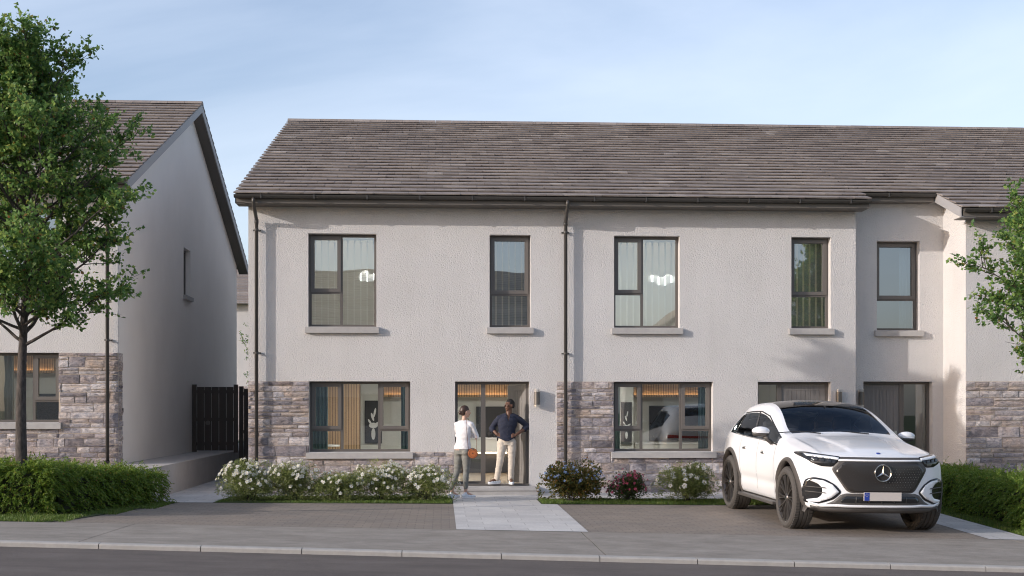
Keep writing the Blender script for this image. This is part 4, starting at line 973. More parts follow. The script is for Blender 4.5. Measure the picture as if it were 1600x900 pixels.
def rnd_poly(poly, r=.02, n=4):
    out_ = []; P = [Vector(p) for p in poly]
    for i in range(len(P)):
        a, b_, c = P[i-1], P[i], P[(i+1) % len(P)]; l1 = min(r, (a-b_).length*.45); l2 = min(r, (c-b_).length*.45)
        p, q_ = b_+(a-b_).normalized()*l1, b_+(c-b_).normalized()*l2
        for k in range(n+1): t_ = k/n; v = p*(1-t_)**2+b_*2*t_*(1-t_)+q_*t_**2; out_.append((v.x, v.y))
    return out_
# nose: dark surround with grille panel, light bar, headlights
surround = [(-.60,1.088),(.60,1.088),(.615,1.03),(.685,.93),(.67,.885),(.50,.625),(.44,.592),(-.44,.592),(-.50,.625),(-.67,.885),(-.685,.93),(-.615,1.03)]
project(rnd_poly(surround, .04), 'grille_surround', M['cladding'], .006)
grille = [(-.53,1.022),(.53,1.022),(.645,.90),(.635,.86),(.475,.635),(.42,.612),(-.42,.612),(-.475,.635),(-.635,.86),(-.645,.90)]
gr = project(rnd_poly(grille, .03), 'grille_panel', M['grille'], .012)
project([(-.60,1.056),(.60,1.056),(.60,1.034),(-.60,1.034)], 'light_bar', M['drl'], .014, step=.05)
dots = MB()
for i in range(-14, 15):
    for j in range(10):
        x = i*.040+(.02 if j % 2 else 0); z = .64+j*.036
        if abs(x) > .40+(z-.62)*.75 or abs(x) > .60 or (x**2+(z-.875)**2) < .018: continue
        s_ = .0068*(1.0 if x > 0 else .4)*(1.0-.5*abs(z-.82)/.2)
        if s_ < .002: continue
        h = BODY.ray_cast(Vector((x,-5,z)), Vector((0,1,0)))
        if h[0] is None: continue
        p = h[0]+h[1]*.0145
        dots.add([p+Vector((-s_,0,0)), p+Vector((0,0,-s_)), p+Vector((s_,0,0)), p+Vector((0,0,s_))], [(0,1,2,3)])
tag(dots.build('grille_studs', M['chrome'], gr, local=True), kind='stuff')
h = BODY.ray_cast(Vector((0,-5,.875)), Vector((0,1,0))); lc = h[0]+Vector((0,-.022,0))
lb = MB(); rr = .115; lb.lathe([(rr-.010,-.006),(rr-.004,-.013),(rr+.006,-.013),(rr+.010,-.004),(rr+.008,.006),(rr-.008,.006)], lc, axis='y', n=48, close=True)
for k in range(3):
    a = math.pi/2+k*2*math.pi/3; d = Vector((math.cos(a),0,math.sin(a))); s_ = Vector((-d.z,0,d.x)); tip = lc+d*(rr-.006)
    c0 = lc+Vector((0,-.014,0)); u_, v_ = lc+s_*.017+d*.004, lc-s_*.017+d*.004
    lb.add([c0, tip+Vector((0,-.006,0)), u_, v_], [(0,2,1),(0,1,3),(2,3,1)])
lb.build('badge', M['chrome'], car, local=True, fixn=True)
project(rnd_poly([(-.03,1.0),(.03,1.0),(.03,1.0)][:0] or [(-.028,-2.31),(.028,-2.31),(.028,-2.26),(-.028,-2.26)], .02), 'hood_emblem', M['plate_blue'], .004, axis='top', step=.02)
hl_ = [(.56,1.090),(.60,1.03),(.68,.950),(.82,.955),(.93,1.00),(1.02,1.085),(1.01,1.125),(.93,1.135),(.77,1.113)]
for sg in (1, -1):
    f = (lambda p: p) if sg > 0 else mir
    H = project(rnd_poly(f(hl_), .03), 'headlight', M['car_black'], .008)
    project(f([(.59,1.074),(.96,1.112),(.955,1.082),(.59,1.046)]), 'running_light', M['drl'], .016, parent=H, step=.03)
    for cx in (.715, .80, .875):
        p_ = [(cx-.030, 1.008+(cx-.7)*.12), (cx+.030, 1.014+(cx-.7)*.12), (cx+.027, 1.05+(cx-.7)*.12), (cx-.030, 1.044+(cx-.7)*.12)]
        project(f(p_), 'projector_lens', M['lens'], .018, parent=H, step=.02)
        project(f([(cx-.028,1.050+(cx-.7)*.12),(cx+.025,1.056+(cx-.7)*.12),(cx+.025,1.062+(cx-.7)*.12),(cx-.028,1.056+(cx-.7)*.12)]), 'lens_trim', M['chrome'], .019, parent=H, step=.03, thick=.002)
    vent = [(.55,.60),(.64,.705),(.76,.775),(.90,.80),(1.0,.76),(1.03,.60),(1.0,.435),(.83,.425),(.65,.495)]
    V = project(rnd_poly(f(vent), .04), 'bumper_vent', M['car_black'], .007)
    ins = [(.585,.60),(.67,.70),(.78,.755),(.89,.768),(.94,.75),(.85,.71),(.80,.66),(.79,.61),(.80,.55),(.84,.508),(.975,.480),(.97,.452),(.84,.448),(.68,.515)]
    project(rnd_poly(f(ins), .015), 'vent_insert', M['paint'], .014, parent=V)
    for zz in (.575, .645): project(f([(.74,zz),(.99,zz+.012),(.99,zz+.024),(.76,zz+.014)]), 'vent_fin', M['cladding'], .018, parent=V, step=.05)
low = [(-.50,.585),(.50,.585),(.57,.56),(.66,.47),(.80,.40),(.90,.37),(.90,.35),(-.90,.35),(-.90,.37),(-.80,.40),(-.66,.47),(-.57,.56)]
project(rnd_poly(low, .02), 'lower_intake', M['cladding'], .0055)
lg = project(rnd_poly([(-.50,.545),(.50,.545),(.56,.50),(.56,.452),(-.56,.452),(-.56,.50)], .02), 'intake_grille', M['car_black'], .009)
for x in (-.36,-.18,0,.18,.36): project([(x-.006,.54),(x+.006,.54),(x+.006,.455),(x-.006,.455)], 'intake_bar', M['cladding'], .014, parent=lg, step=.03)
lip = [(-.95,.452),(-.80,.418),(-.60,.432),(-.45,.425),(.45,.425),(.60,.432),(.80,.418),(.95,.452),(.95,.428),(.80,.388),(.60,.398),(.45,.392),(-.45,.392),(-.60,.398),(-.80,.388),(-.95,.428)]
project(lip, 'bumper_lip', M['paint'], .022, thick=.02)
und = [(-.93,.40),(-.80,.375),(.80,.375),(.93,.40),(.92,.335),(.75,.315),(-.75,.315),(-.92,.335)]
project(und, 'front_spoiler', M['cladding'], .010)
# number plate
h = BODY.ray_cast(Vector((0,-5,.555)), Vector((0,1,0))); py = h[0].y-.035
b = MB(); b.box(-.272,py,.488,.272,py+.02,.608); pl = b.build('number_plate', M['plate'], car, local=True, bevel=.004)
b = MB(); b.box(-.268,py-.003,.492,-.195,py-.0005,.604); b.build('plate_band', M['plate_blue'], pl, local=True)
b = MB(); b.box(-.276,py+.004,.482,.276,py+.03,.487); b.box(-.276,py+.004,.609,.276,py+.03,.614); b.build('plate_holder', M['car_black'], pl, local=True)
b = MB()
for k in range(12):
    a = 2*math.pi*k/12; cx, cz = -.232+.018*math.cos(a), .570+.018*math.sin(a); b.add([(cx-.004,py-.004,cz),(cx,py-.004,cz-.004),(cx+.004,py-.004,cz),(cx,py-.004,cz+.004)], [(0,1,2,3)])
b.build('plate_mark', M['plate'], pl, local=True)
# arch trims, sills, door lines, handles, glass trims
for sd_, sg in (('left', -1), ('right', 1)):
    for ay in (AXF, AXR):
        n = 30; ou = []; inn = []
        for k in range(n+1):
            a = R(-17)+R(214)*k/n; ou.append((ay+.578*math.cos(a), WR+.01+.578*math.sin(a))); inn.append((ay+.524*math.cos(a), WR+.01+.524*math.sin(a)))
        b = MB(); vs = []
        for (pp, off) in ((inn, .026), (ou, .006)):
            for (y, z) in pp:
                z_ = max(z, .31); h = BODY.ray_cast(Vector((sg*3, y, z_)), Vector((-sg,0,0))); xx = h[0].x if h[0] else sg*1.05
                if abs(xx) < .9: xx = sg*.98
                vs.append((xx+sg*off, y, z))
        vs += [(v_[0]-sg*.10, v_[1], v_[2]) for v_ in vs[:n+1]]
        b.add(vs, [(k, k+1, n+1+k+1, n+1+k) for k in range(n)]+[(2*n+2+k, 2*n+2+k+1, k+1, k) for k in range(n)])
        o = b.build('wheel_arch_trim', M['arch'], car, smooth=True, local=True, fixn=True)
    for (ya, yb, zc) in ((-.28,-.13,1.02), (.72,.87,1.045)):
        project(rnd_poly([(ya,zc),(yb,zc),(yb,zc+.042),(ya,zc+.042)], .015), 'door_handle', M['steel'], .010, axis=sd_, step=.04)
    for ln in ([(.10,1.23),(.09,.60),(.05,.42)], [(1.02,1.26),(1.03,1.05),(.98,.85),(.93,.60),(.90,.42)], [(-.80,1.19),(-.83,1.0),(-.86,.7),(-.87,.42)]):
        b = MB(); vs = []
        dn = []
        for i in range(len(ln)-1):
            for k in range(8): dn.append((ln[i][0]+(ln[i+1][0]-ln[i][0])*k/8, ln[i][1]+(ln[i+1][1]-ln[i][1])*k/8))
        dn.append(ln[-1]); m_ = len(dn)
        for off in (-.003, .003):
            for (y, z) in dn: h = BODY.ray_cast(Vector((sg*3, y+off, z)), Vector((-sg,0,0))); vs.append(h[0]+h[1]*.0015)
        b.add(vs, [(k, k+1, m_+k+1, m_+k) for k in range(m_-1)]); b.build('door_gap', M['car_black'], car, local=True)
# bright strips round the side glass, following the mesh lines of the shell
def strip_pts(sidx, row, sg):
    out_ = []
    for s_ in sidx: x, z = ST[s_][2][row]; out_.append(Vector((sg*x, ST[s_][0], z)))
    return out_
for sg in (-1, 1):
    sd_ = 'left' if sg < 0 else 'right'
    for row, idx in ((6, range(5, 11)), (8, range(5, 11))):
        P = strip_pts(idx, row, sg); d = []
        for i in range(len(P)-1):
            for k in range(6):
                p = P[i].lerp(P[i+1], k/6); h = BODY.find_nearest(p); d.append(h[0]+h[1]*.002)
        h = BODY.find_nearest(P[-1]); d.append(h[0]+h[1]*.002)
        b = MB(); b.tube(d, .009 if row == 6 else .012, 6); b.build('window_trim', M['chrome'] if row == 6 else M['car_black'], car, smooth=True, local=True)
    for s_, wdt in ((8, .035), (10, .02)):           # pillars between the side windows
        y0_ = ST[s_][0]+(-.12 if s_ == 8 else .0)
        P = [Vector((sg*ST[s_][2][r_][0], y0_+(.10*(r_-6) if s_ == 8 else -.02), ST[s_][2][r_][1])) for r_ in (6,7,8)]
        d = []
        for i in range(2):
            for k in range(5): d.append(P[i].lerp(P[i+1], k/5))
        d.append(P[-1]); vs = []
        for off in (-wdt, wdt):
            for p in d: h = BODY.find_nearest(p+Vector((0,off,0))); vs.append(h[0]+h[1]*.004)
        m_ = len(d); b = MB(); b.add(vs, [(k, k+1, m_+k+1, m_+k) for k in range(m_-1)]); b.build('pillar', M['car_black'], car, local=True)
    # door mirror
    mm = MB(); cx, cy, cz = (sg*1.20, -.62, 1.385) if sg < 0 else (1.155, -.50, 1.33)
    mm.sphere((cx, cy, cz), 1.0, 20, 12, (.140,.085,.070)); 
    mi = mm.build('door_mirror', M['paint'], car, smooth=True, local=True)
    for v in mi.data.vertices:
        if v.co.z < cz-.02: v.co.z = cz-.02+(v.co.z-cz+.02)*.5
    b = MB(); b.sphere((cx, cy+.008, cz-.045), 1.0, 20, 10, (.134,.086,.042)); b.build('mirror_housing', M['cladding'], mi, smooth=True, local=True)
    b = MB(); b.tube([(sg*1.13, cy, cz-.07), (sg*1.09, cy+.0, cz-.13), (sg*1.02, cy, cz-.19)], [.05,.032,.03], 8); b.build('mirror_arm', M['cladding'], mi, smooth=True, local=True)
    b = MB(); b.sphere((cx-sg*.012, cy+.035, cz-.005), 1.0, 18, 10, (.125,.052,.058)); b.build('mirror_glass', M['car_black'], mi, smooth=True, local=True)
    b = MB(); b.box(cx-.09, cy-.087, cz-.028, cx+.10, cy-.070, cz-.020); b.build('indicator', M['drl'], mi, local=True)
# wheels
def wheel(x, y, sg):
    w_ = .155; r = WR; b = MB()
    prof = [(.345,-w_+.01),(.37,-w_-.004),(.405,-w_-.006),(.43,-w_+.012),(.447,-w_+.04),(r,-w_+.075)]
    g = []
    for c in (-.06, 0, .06): g += [(r,c-.008),(r-.010,c-.005),(r-.010,c+.005),(r,c+.008)]
    prof += g; prof += [(r,w_-.075),(.447,w_-.04),(.43,w_-.012),(.405,w_+.006),(.37,w_+.004),(.345,w_-.01),(.34,0)]
    b.lathe(prof, (0,0,0), axis='x', n=72, close=True)
    # tread blocks on the shoulders
    for k in range(64):
        a = 2*math.pi*k/64
        for s_ in (-1, 1):
            c_, s2 = math.cos(a), math.sin(a); u = Vector((0,c_,s2)); t_ = Vector((0,-s2,c_)); o = u*(r-.006)+Vector((s_*(w_-.055),0,0))
            ex, eu, et = Vector((.026,0,0)), u*.009, t_*.0135
            b.hexa([o-ex-et-eu, o+ex-et-eu, o+ex+et-eu, o-ex+et-eu, o-ex-et+eu, o+ex-et+eu, o+ex+et+eu*.6, o-ex+et+eu*.6])
    T = Matrix.Translation((x, y, r-.004)); b.v = [tuple(T @ Vector(p)) for p in b.v]
    W = b.build('wheel', M['tyre'], car, local=True, fixn=False)
    for i, p in enumerate(W.data.polygons): p.use_smooth = False
    b = MB(); o = sg*(w_-.012)
    b.lathe([(.33,-sg*.10),(.345,o*.98),(.352,o+sg*.006),(.338,o+sg*.004),(.328,o-sg*.03),(.325,-sg*.10)], (0,0,0), axis='x', n=60, close=True)
    b.lathe([(0,-sg*.06),(.33,-sg*.06),(.33,-sg*.08),(0,-sg*.08)], (0,0,0), axis='x', n=40)
    b.lathe([(0,o-sg*.004),(.045,o-sg*.006),(.06,o-sg*.02),(.07,o-sg*.06),(0,o-sg*.08)], (0,0,0), axis='x', n=30)
    n = 10
    for k in range(n):
        for dd in (-.085, .085):
            a0 = 2*math.pi*k/n+dd*.35; a1 = 2*math.pi*k/n+dd*1.35
            p0 = Vector((o-sg*.022, .05*math.cos(a0), .05*math.sin(a0))); pm = Vector((o-sg*.012, 0.185*math.cos((a0+a1)/2), .185*math.sin((a0+a1)/2))); p1 = Vector((o-sg*.002, .342*math.cos(a1), .342*math.sin(a1)))
            for (pa, pb, wa, wb) in ((p0, pm, .012, .009), (pm, p1, .009, .014)):
                d = (pb-pa).normalized(); s_ = d.cross(Vector((1,0,0))).normalized(); dn = Vector((sg*.02,0,0))
                b.hexa([pa-s_*wa-dn, pa+s_*wa-dn, pb+s_*wb-dn, pb-s_*wb-dn, pa-s_*wa*.7, pa+s_*wa*.7, pb+s_*wb*.7, pb-s_*wb*.7])
    b.v = [tuple(T @ Vector(p)) for p in b.v]; b.build('rim', M['rim'], W, local=True, fixn=True)
    b = MB(); b.lathe([(0,o+sg*.002),(.036,o),(.038,o-sg*.01),(0,o-sg*.01)], (0,0,0), axis='x', n=24); b.v = [tuple(T @ Vector(p)) for p in b.v]; b.build('hub_cap', M['chrome'], W, local=True, fixn=True)
    b = MB(); b.lathe([(0,-sg*.02),(.20,-sg*.02),(.20,-sg*.04),(0,-sg*.04)], (0,0,0), axis='x', n=36); b.v = [tuple(T @ Vector(p)) for p in b.v]; b.build('brake_disc', M['steel'], W, local=True, fixn=True)
for ay in (AXF, AXR):
    for sg in (-1, 1): wheel(sg*.945, ay, sg)
b = MB(); b.box(-.70,-1.35,.25,.70,1.35,.30); b.box(-.60,-2.1,.28,.60,-1.3,.33); b.box(-.6,1.2,.28,.6,2.2,.33)
for ay in (AXF, AXR): b.tube([(-.8,ay,WR),(.8,ay,WR)], .035, 8)
b.build('underbody', M['cladding'], car, local=True)
# running boards
for sg in (-1, 1):
    b = MB(); b.box(sg*.98, -.93, .285, sg*1.10, .95, .335); b.build('running_board', M['cladding'], car, local=True, bevel=.012)
# inside: dashboard, wheel, seats, headlining
b = MB(); b.box(-.95,-.78,.9,.95,-.32,1.18); b.sphere((0,-.55,1.18), 1.0, 24, 10, (.90,.24,.075)); b.build('dashboard', M['seat'], car, local=True)
def seat_(cx, cy, rear=False):
    b = MB(); w_ = .26 if not rear else .30
    b.sphere((cx,cy,.80), 1, 16, 10, (w_,.28,.13)); b.sphere((cx,cy+.26,1.08), 1, 16, 12, (w_*.95,.10,.36))
    s_ = b.build('seat', M['seat'], car, smooth=True, local=True)
    b = MB(); n = 12
    b.box(cx-.15, cy+.22, 1.385 if not rear else 1.33, cx+.15, cy+.33, 1.60 if not rear else 1.50); b.build('headrest', M['charcoal'], s_, local=True, bevel=.045)
    b = MB(); b.tube([(cx-.06,cy+.28,1.3),(cx-.06,cy+.28,1.42)], .008, 6); b.tube([(cx+.06,cy+.28,1.3),(cx+.06,cy+.28,1.42)], .008, 6); b.build('headrest_post', M['chrome'], s_, local=True)
for cx in (-.42, .42): seat_(cx, .05); seat_(cx*1.05, 1.0, True)
b = MB(); tr_ = []
for k in range(25): a = 2*math.pi*k/24; tr_.append((.42+.185*math.cos(a), -.30-.185*math.sin(a)*.38, 1.20+.185*math.sin(a)*.92))
b.tube(tr_, .015, 8, cap=False); b.box(.28,-.32,1.185,.56,-.29,1.215); b.sphere((.42,-.31,1.2), 1, 10, 8, (.06,.03,.06)); b.build('steering_wheel', M['seat'], car, local=True, smooth=False)
b = MB(); b.box(-.12,-.14,1.655,.12,-.10,1.72); b.tube([(0,-.11,1.70),(0,-.05,1.78)], .012, 6); b.build('rear_view_mirror', M['car_black'], car, local=True, bevel=.01)
b = MB(); b.box(-.93,-.9,.55,.93,2.2,.60); b.box(-.80,1.6,.6,.80,1.66,1.30); b.build('cabin_floor', M['seat'], car, local=True)
for x, a in ((-.35,.18), (.40,.18)):
    b = MB(); b.tube([(x,-.90,1.372),(x-.30,-.82,1.395),(x-.62,-.80,1.37)], .009, 6); b.build('wiper', M['car_black'], car, local=True)
# tail: lamp bar, plate recess, bumper
project(rnd_poly([(-.93,1.10),(-.60,1.085),(.60,1.085),(.93,1.10),(.93,1.02),(.60,1.035),(-.60,1.035),(-.93,1.02)], .015), 'tail_light', M['tail_red'], .010, axis='back')
project(rnd_poly([(-.75,.62),(.75,.62),(.85,.50),(.80,.42),(-.80,.42),(-.85,.50)], .03), 'rear_bumper', M['cladding'], .008, axis='back')
b = MB(); b.box(-.27,2.50,.72,.27,2.52,.84); b.build('rear_plate', M['plate'], car, local=True)
b = MB(); h = BODY.ray_cast(Vector((0,5,1.18)), Vector((0,-1,0))); b.lathe([(.045,-.01),(.055,-.01),(.055,.01),(.045,.01)], h[0]+Vector((0,.01,0)), axis='y', n=24, close=True); b.build('rear_badge', M['chrome'], car, local=True, fixn=True)
# ------------------------------------------------------------------ people
def capsule(mb, pts, rad, n=14):
    mb.tube(pts, rad, n)
    for p, r in zip(pts, rad if isinstance(rad, (list, tuple)) else [rad]*len(pts)): mb.sphere(p, r, n, 8)
def loft(mb, secs, n=20):
    """secs: (centre, half width, half depth, turn about z)"""
    vs = []; fs = []
    for (c, rx, ry, a) in secs:
        for k in range(n):
            t = 2*math.pi*k/n; x, y = rx*math.copysign(abs(math.cos(t))**.85, math.cos(t)), ry*math.copysign(abs(math.sin(t))**.85, math.sin(t))
            vs.append((c[0]+x*math.cos(a)-y*math.sin(a), c[1]+x*math.sin(a)+y*math.cos(a), c[2]))
    for i in range(len(secs)-1):
        for k in range(n): k2 = (k+1) % n; fs.append((i*n+k, i*n+k2, (i+1)*n+k2, (i+1)*n+k))
    fs.append(tuple(range(n-1,-1,-1))); fs.append(tuple((len(secs)-1)*n+k for k in range(n)))
    mb.add(vs, fs)
def fuse(mb, name, mt, parent, voxel=.008, it=4, fac=.5, fold=0.0, cut=None):
    o = mb.build('tmp', mt, None)
    r = o.modifiers.new('r', 'REMESH'); r.mode = 'VOXEL'; r.voxel_size = voxel
    s = o.modifiers.new('s', 'SMOOTH'); s.iterations = it; s.factor = fac
    dg = bpy.context.evaluated_depsgraph_get(); dg.update(); me = bpy.data.meshes.new_from_object(o.evaluated_get(dg)); bpy.data.objects.remove(o)
    if cut:
        bm = bmesh.new(); bm.from_mesh(me); bmesh.ops.delete(bm, geom=[v for v in bm.verts if cut(v.co)], context='VERTS'); bm.to_mesh(me); bm.free()
    if fold:                                        # creases of worn cloth
        for v in me.vertices:
            d = noise.noise(Vector((v.co.x*9, v.co.y*9, v.co.z*22)))+.6*noise.noise(Vector((v.co.x*22+5, v.co.y*22, v.co.z*34)))
            v.co += v.normal*d*fold
    me.name = name; me.materials.clear(); me.materials.append(mt); me.polygons.foreach_set('use_smooth', [True]*len(me.polygons))
    ob = bpy.data.objects.new(name, me); COL.objects.link(ob); ob.parent = parent; return ob
def head(mb, c, f, s=1.0, female=False):
    """head pieces, built facing -y then turned to face f"""
    f = Vector(f).normalized(); T = Matrix.Translation(c) @ f.to_track_quat('-Y', 'Z').to_matrix().to_4x4() @ Matrix.Scale(s, 4)
    h = MB(); h.sphere((0,.012,.022), 1, 24, 16, (.073,.090,.092)); h.sphere((0,-.022,-.030), 1, 20, 14, (.058,.062,.072)); h.sphere((0,-.040,-.082), 1, 16, 10, (.032,.034,.026))
    h.sphere((0,-.078,.028), 1, 14, 8, (.045,.012,.010)); h.tube([(0,-.084,.016),(0,-.106,-.022),(0,-.090,-.030)], [.007,.012,.009], 8); h.sphere((0,-.101,-.021), .0115, 8, 6)
    for sx in (-1, 1): h.sphere((sx*.076,.012,-.004), 1, 12, 8, (.010,.020,.030)); h.sphere((sx*.038,-.066,-.010), 1, 10, 8, (.022,.018,.018))
    h.sphere((0,-.082,-.050), 1, 12, 8, (.022,.012,.006)); h.sphere((0,-.080,-.060), 1, 12, 8, (.020,.012,.007))
    mb.add([T @ Vector(v) for v in h.v], h.f); return T
def facebits(T, parent, mts):
    w_, d_ = MB(), MB()
    for sx in (-1, 1):
        w_.sphere((sx*.028,-.0765,.004), 1, 10, 8, (.011,.006,.0055)); d_.sphere((sx*.028,-.0815,.004), 1, 8, 6, (.005,.0025,.005)); d_.tube([(sx*.014,-.086,.022),(sx*.028,-.085,.026),(sx*.040,-.076,.022)], [.0025,.003,.002], 6)
    for b, nm, mt in ((w_, 'eye', mts[0]), (d_, 'eyebrow', mts[1])): b.v = [tuple(T @ Vector(p)) for p in b.v]; b.build(nm, mt, parent, smooth=True, local=True)
def hand(mb, wrist, d, palm_n, side, s=1.0, curl=.5):
    """wrist point, direction of the palm, palm normal, side of the thumb"""
    d = Vector(d).normalized(); nrm_ = Vector(palm_n).normalized(); l = d.cross(nrm_).normalized()*side; w0 = Vector(wrist)
    k = w0+d*.075*s
    for i in range(4): capsule(mb, [w0+d*.01+l*(.015-.010*i)*s, k+l*(.030-.020*i)*s], [.013*s,.0115*s], 8)
    for i, L in enumerate((.062,.070,.066,.050)):
        p0 = k+l*(.030-.020*i)*s; a = curl*.6; p1 = p0+(d*math.cos(a)+nrm_*math.sin(a)+l*.08*(1-i*.7))*L*.5*s; p2 = p1+(d*math.cos(a*2.2)+nrm_*math.sin(a*2.2))*L*.5*s
        capsule(mb, [p0, p1, p2], [.0095*s,.0085*s,.007*s], 8)
    t0 = w0+d*.025*s+l*.022*s; t1 = t0+(d*.6+l*.75+nrm_*.2).normalized()*.038*s; t2 = t1+(d*.9+l*.3+nrm_*.3).normalized()*.030*s
    capsule(mb, [t0, t1, t2], [.013*s,.010*s,.008*s], 8)
def shoe(root, ank, toe, white, name='shoe'):
    b = MB(); a = Vector(ank); t = Vector(toe); d = (t-a); d.z = 0; L = d.length; d.normalize(); s_ = Vector((-d.y, d.x, 0)); z0 = .012; an = math.atan2(d.y, d.x)
    heel = Vector((a.x,a.y,0))-d*.055
    for u, w_, h in ((.0,.030,.035),(.12,.036,.040),(.3,.036,.036),(.5,.040,.030),(.72,.045,.026),(.9,.038,.021),(1.0,.026,.016)):
        p = heel+d*(L+.055)*u; b.sphere((p.x,p.y,z0+h*.8), 1, 16, 8, (w_,w_,h))
    capsule(b, [heel+d*.05+Vector((0,0,.05)), heel+d*.055+Vector((0,0,.088))], [.036,.034], 12)
    sh = fuse(b, name, white, root, .006, 4)
    c = MB(); n = 20; vs = []
    for z_ in (0.0, .022):
        for k in range(n):
            t_ = 2*math.pi*k/n; u = (math.cos(t_)+1)/2; w_ = .040+.008*math.sin(math.pi*u)+.006*u; p = heel+d*((L+.085)*u-.018)+s_*w_*math.sin(t_)*(1 if .05 < u < .95 else .9); vs.append((p.x,p.y,z_))
    c.add(vs, [(k,(k+1)%n,n+(k+1)%n,n+k) for k in range(n)]+[tuple(range(n-1,-1,-1)), tuple(range(n,2*n))]); c.build('sole', M['sole'], sh, local=True, fixn=True)
def skin(name, c): return mat(name, c, .5, **{'Subsurface Weight': .08, 'Subsurface Radius': (.02,.008,.004)})
M['skin_dark'] = skin('skin_dark', (.115,.052,.030)); M['skin_light'] = skin('skin_light', (.56,.34,.25)); M['hair_black'] = mat('hair_black', (.010,.008,.008), .7); M['hair_brown'] = mat('hair_brown', (.045,.022,.014), .45)
def cloth(name, c, sc=260, bs=.25):
    m = mat(name, c, .85); t = NT(m); t.out(t.ramp(t.noise(t.obj(), 14, 4, .6), [(.3, tuple(x*.86 for x in c)), (.7, tuple(x*1.12 for x in c))]), t.bump(t.noise(t.obj(), sc, 2), bs, .002)); return m
M['navy'] = cloth('navy', (.016,.020,.040)); M['chino'] = cloth('chino', (.56,.49,.41)); M['knit'] = cloth('knit', (.72,.70,.71)); M['grey_trouser'] = cloth('grey_trouser', (.20,.195,.175)); M['shoe_white'] = mat('shoe_white', (.72,.74,.77), .5); M['sole'] = mat('sole', (.78,.78,.78), .6); M['sclera'] = mat('sclera', (.6,.57,.54), .3)
M['leather'] = mat('leather', (.42,.125,.035), .5); M['leather_dark'] = mat('leather_dark', (.16,.05,.02), .6); M['under_white'] = cloth('under_white', (.72,.72,.72)); M['button'] = mat('button', (.05,.05,.06), .3)
V3 = Vector
# --- the man in the doorway
man = empty('person', (PX(792,.02), .02, ZT+.005)); man.scale = (1.035,)*3; tag(man, 'man in a navy shirt and cream trousers, hands on hips, standing in the open doorway', 'person')
b = MB(); fh = V3((-.86,-.50,.04)); TH = head(b, V3((.045,-.012,1.485)), fh, .98)
capsule(b, [V3((.035,.0,1.27)), V3((.042,-.002,1.41))], [.058,.052]); 
loft(b, [((-.01,0,.78),.15,.095,0),((-.012,0,.88),.145,.093,0),((-.005,0,.98),.132,.088,0),((.01,0,1.12),.16,.102,0),((.022,0,1.22),.168,.10,0),((.03,0,1.28),.12,.07,0)])
SL, SR, EL, ER, WL, WRr = V3((-.150,.01,1.245)), V3((.200,.01,1.25)), V3((-.285,.07,1.055)), V3((.400,.06,1.085)), V3((-.185,-.06,.935)), V3((.165,-.085,.925))
for S_, E_, W_ in ((SL,EL,WL),(SR,ER,WRr)): capsule(b, [S_, S_.lerp(E_,.5), E_, E_.lerp(W_,.4), W_], [.052,.046,.037,.036,.024])
hand(b, WL, (.9,-.25,-.22), (.1,.9,-.2), 1, .95, .7); hand(b, WRr, (-.9,-.22,-.15), (-.1,.9,-.2), -1, .95, .7)
HL, HR, KL, KR_, AL, AR = V3((-.085,0,.80)), V3((.085,0,.80)), V3((-.130,-.035,.45)), V3((.085,-.03,.45)), V3((-.190,0,.09)), V3((.075,0,.09))
for H_, K_, A_ in ((HL,KL,AL),(HR,KR_,AR)): capsule(b, [H_, H_.lerp(K_,.5), K_, K_.lerp(A_,.35)+V3((0,.012,0)), A_], [.085,.072,.052,.052,.034])
capsule(b, [AL, AL+V3((-.13,-.06,-.05))], [.034,.028]); capsule(b, [AR, AR+V3((.01,-.14,-.05))], [.034,.028])
bd = fuse(b, 'body', M['skin_dark'], man, .0065, 3)
facebits(TH, bd, (M['sclera'], M['hair_black']))
h = MB(); h.sphere((0,.020,.034), 1, 26, 18, (.080,.094,.094)); h.sphere((0,.05,-.01), 1, 20, 12, (.072,.06,.07)); h.v = [tuple(TH @ V3(p)) for p in h.v]
Ti = TH.inverted()
def haircut(co):
    p = Ti @ co; return p.y < -.035 and p.z < .072+.3*(p.y+.035) or (p.z < -.01 and p.y < .03) or p.z < -.055 or (p.y < -.005 and p.z < .02)
fuse(h, 'hair', M['hair_black'], bd, .006, 2, cut=haircut, fold=.004)
s = MB(); loft(s, [((-.02,-.005,.815),.172,.118,0),((-.012,0,.88),.170,.116,0),((-.005,0,.98),.155,.107,0),((.01,0,1.12),.178,.118,0),((.022,0,1.22),.182,.114,0),((.03,0,1.275),.13,.082,0),((.035,0,1.31),.072,.066,0)], 28)
for S_, E_, W_ in ((SL,EL,WL),(SR,ER,WRr)): capsule(s, [V3((.032,0,1.275)), (S_+V3((.032,0,1.265)))/2+V3((0,0,.012)), S_+V3((0,0,-.004)), S_.lerp(E_,.5), E_, E_.lerp(W_,.22)], [.070,.064,.056,.055,.051,.050])
for S_, E_, W_ in ((SL,EL,WL),(SR,ER,WRr)): capsule(s, [E_.lerp(W_,.10), E_.lerp(W_,.26)], [.057,.055])
sh = fuse(s, 'shirt', M['navy'], man, .0085, 3, fold=.006, cut=lambda co: (co.z > 1.20 and co.y < -.035 and abs(co.x-.022) < (co.z-1.20)*.30) or co.z > 1.335 or co.z < .83+1.0*abs(abs(co.x+.01)-.0)*.45*(1 if co.y < 0 else 0)-.035)
so = sh.modifiers.new('t', 'SOLIDIFY'); so.thickness = .005; so.offset = 0
c = MB()                                              # collar and button band
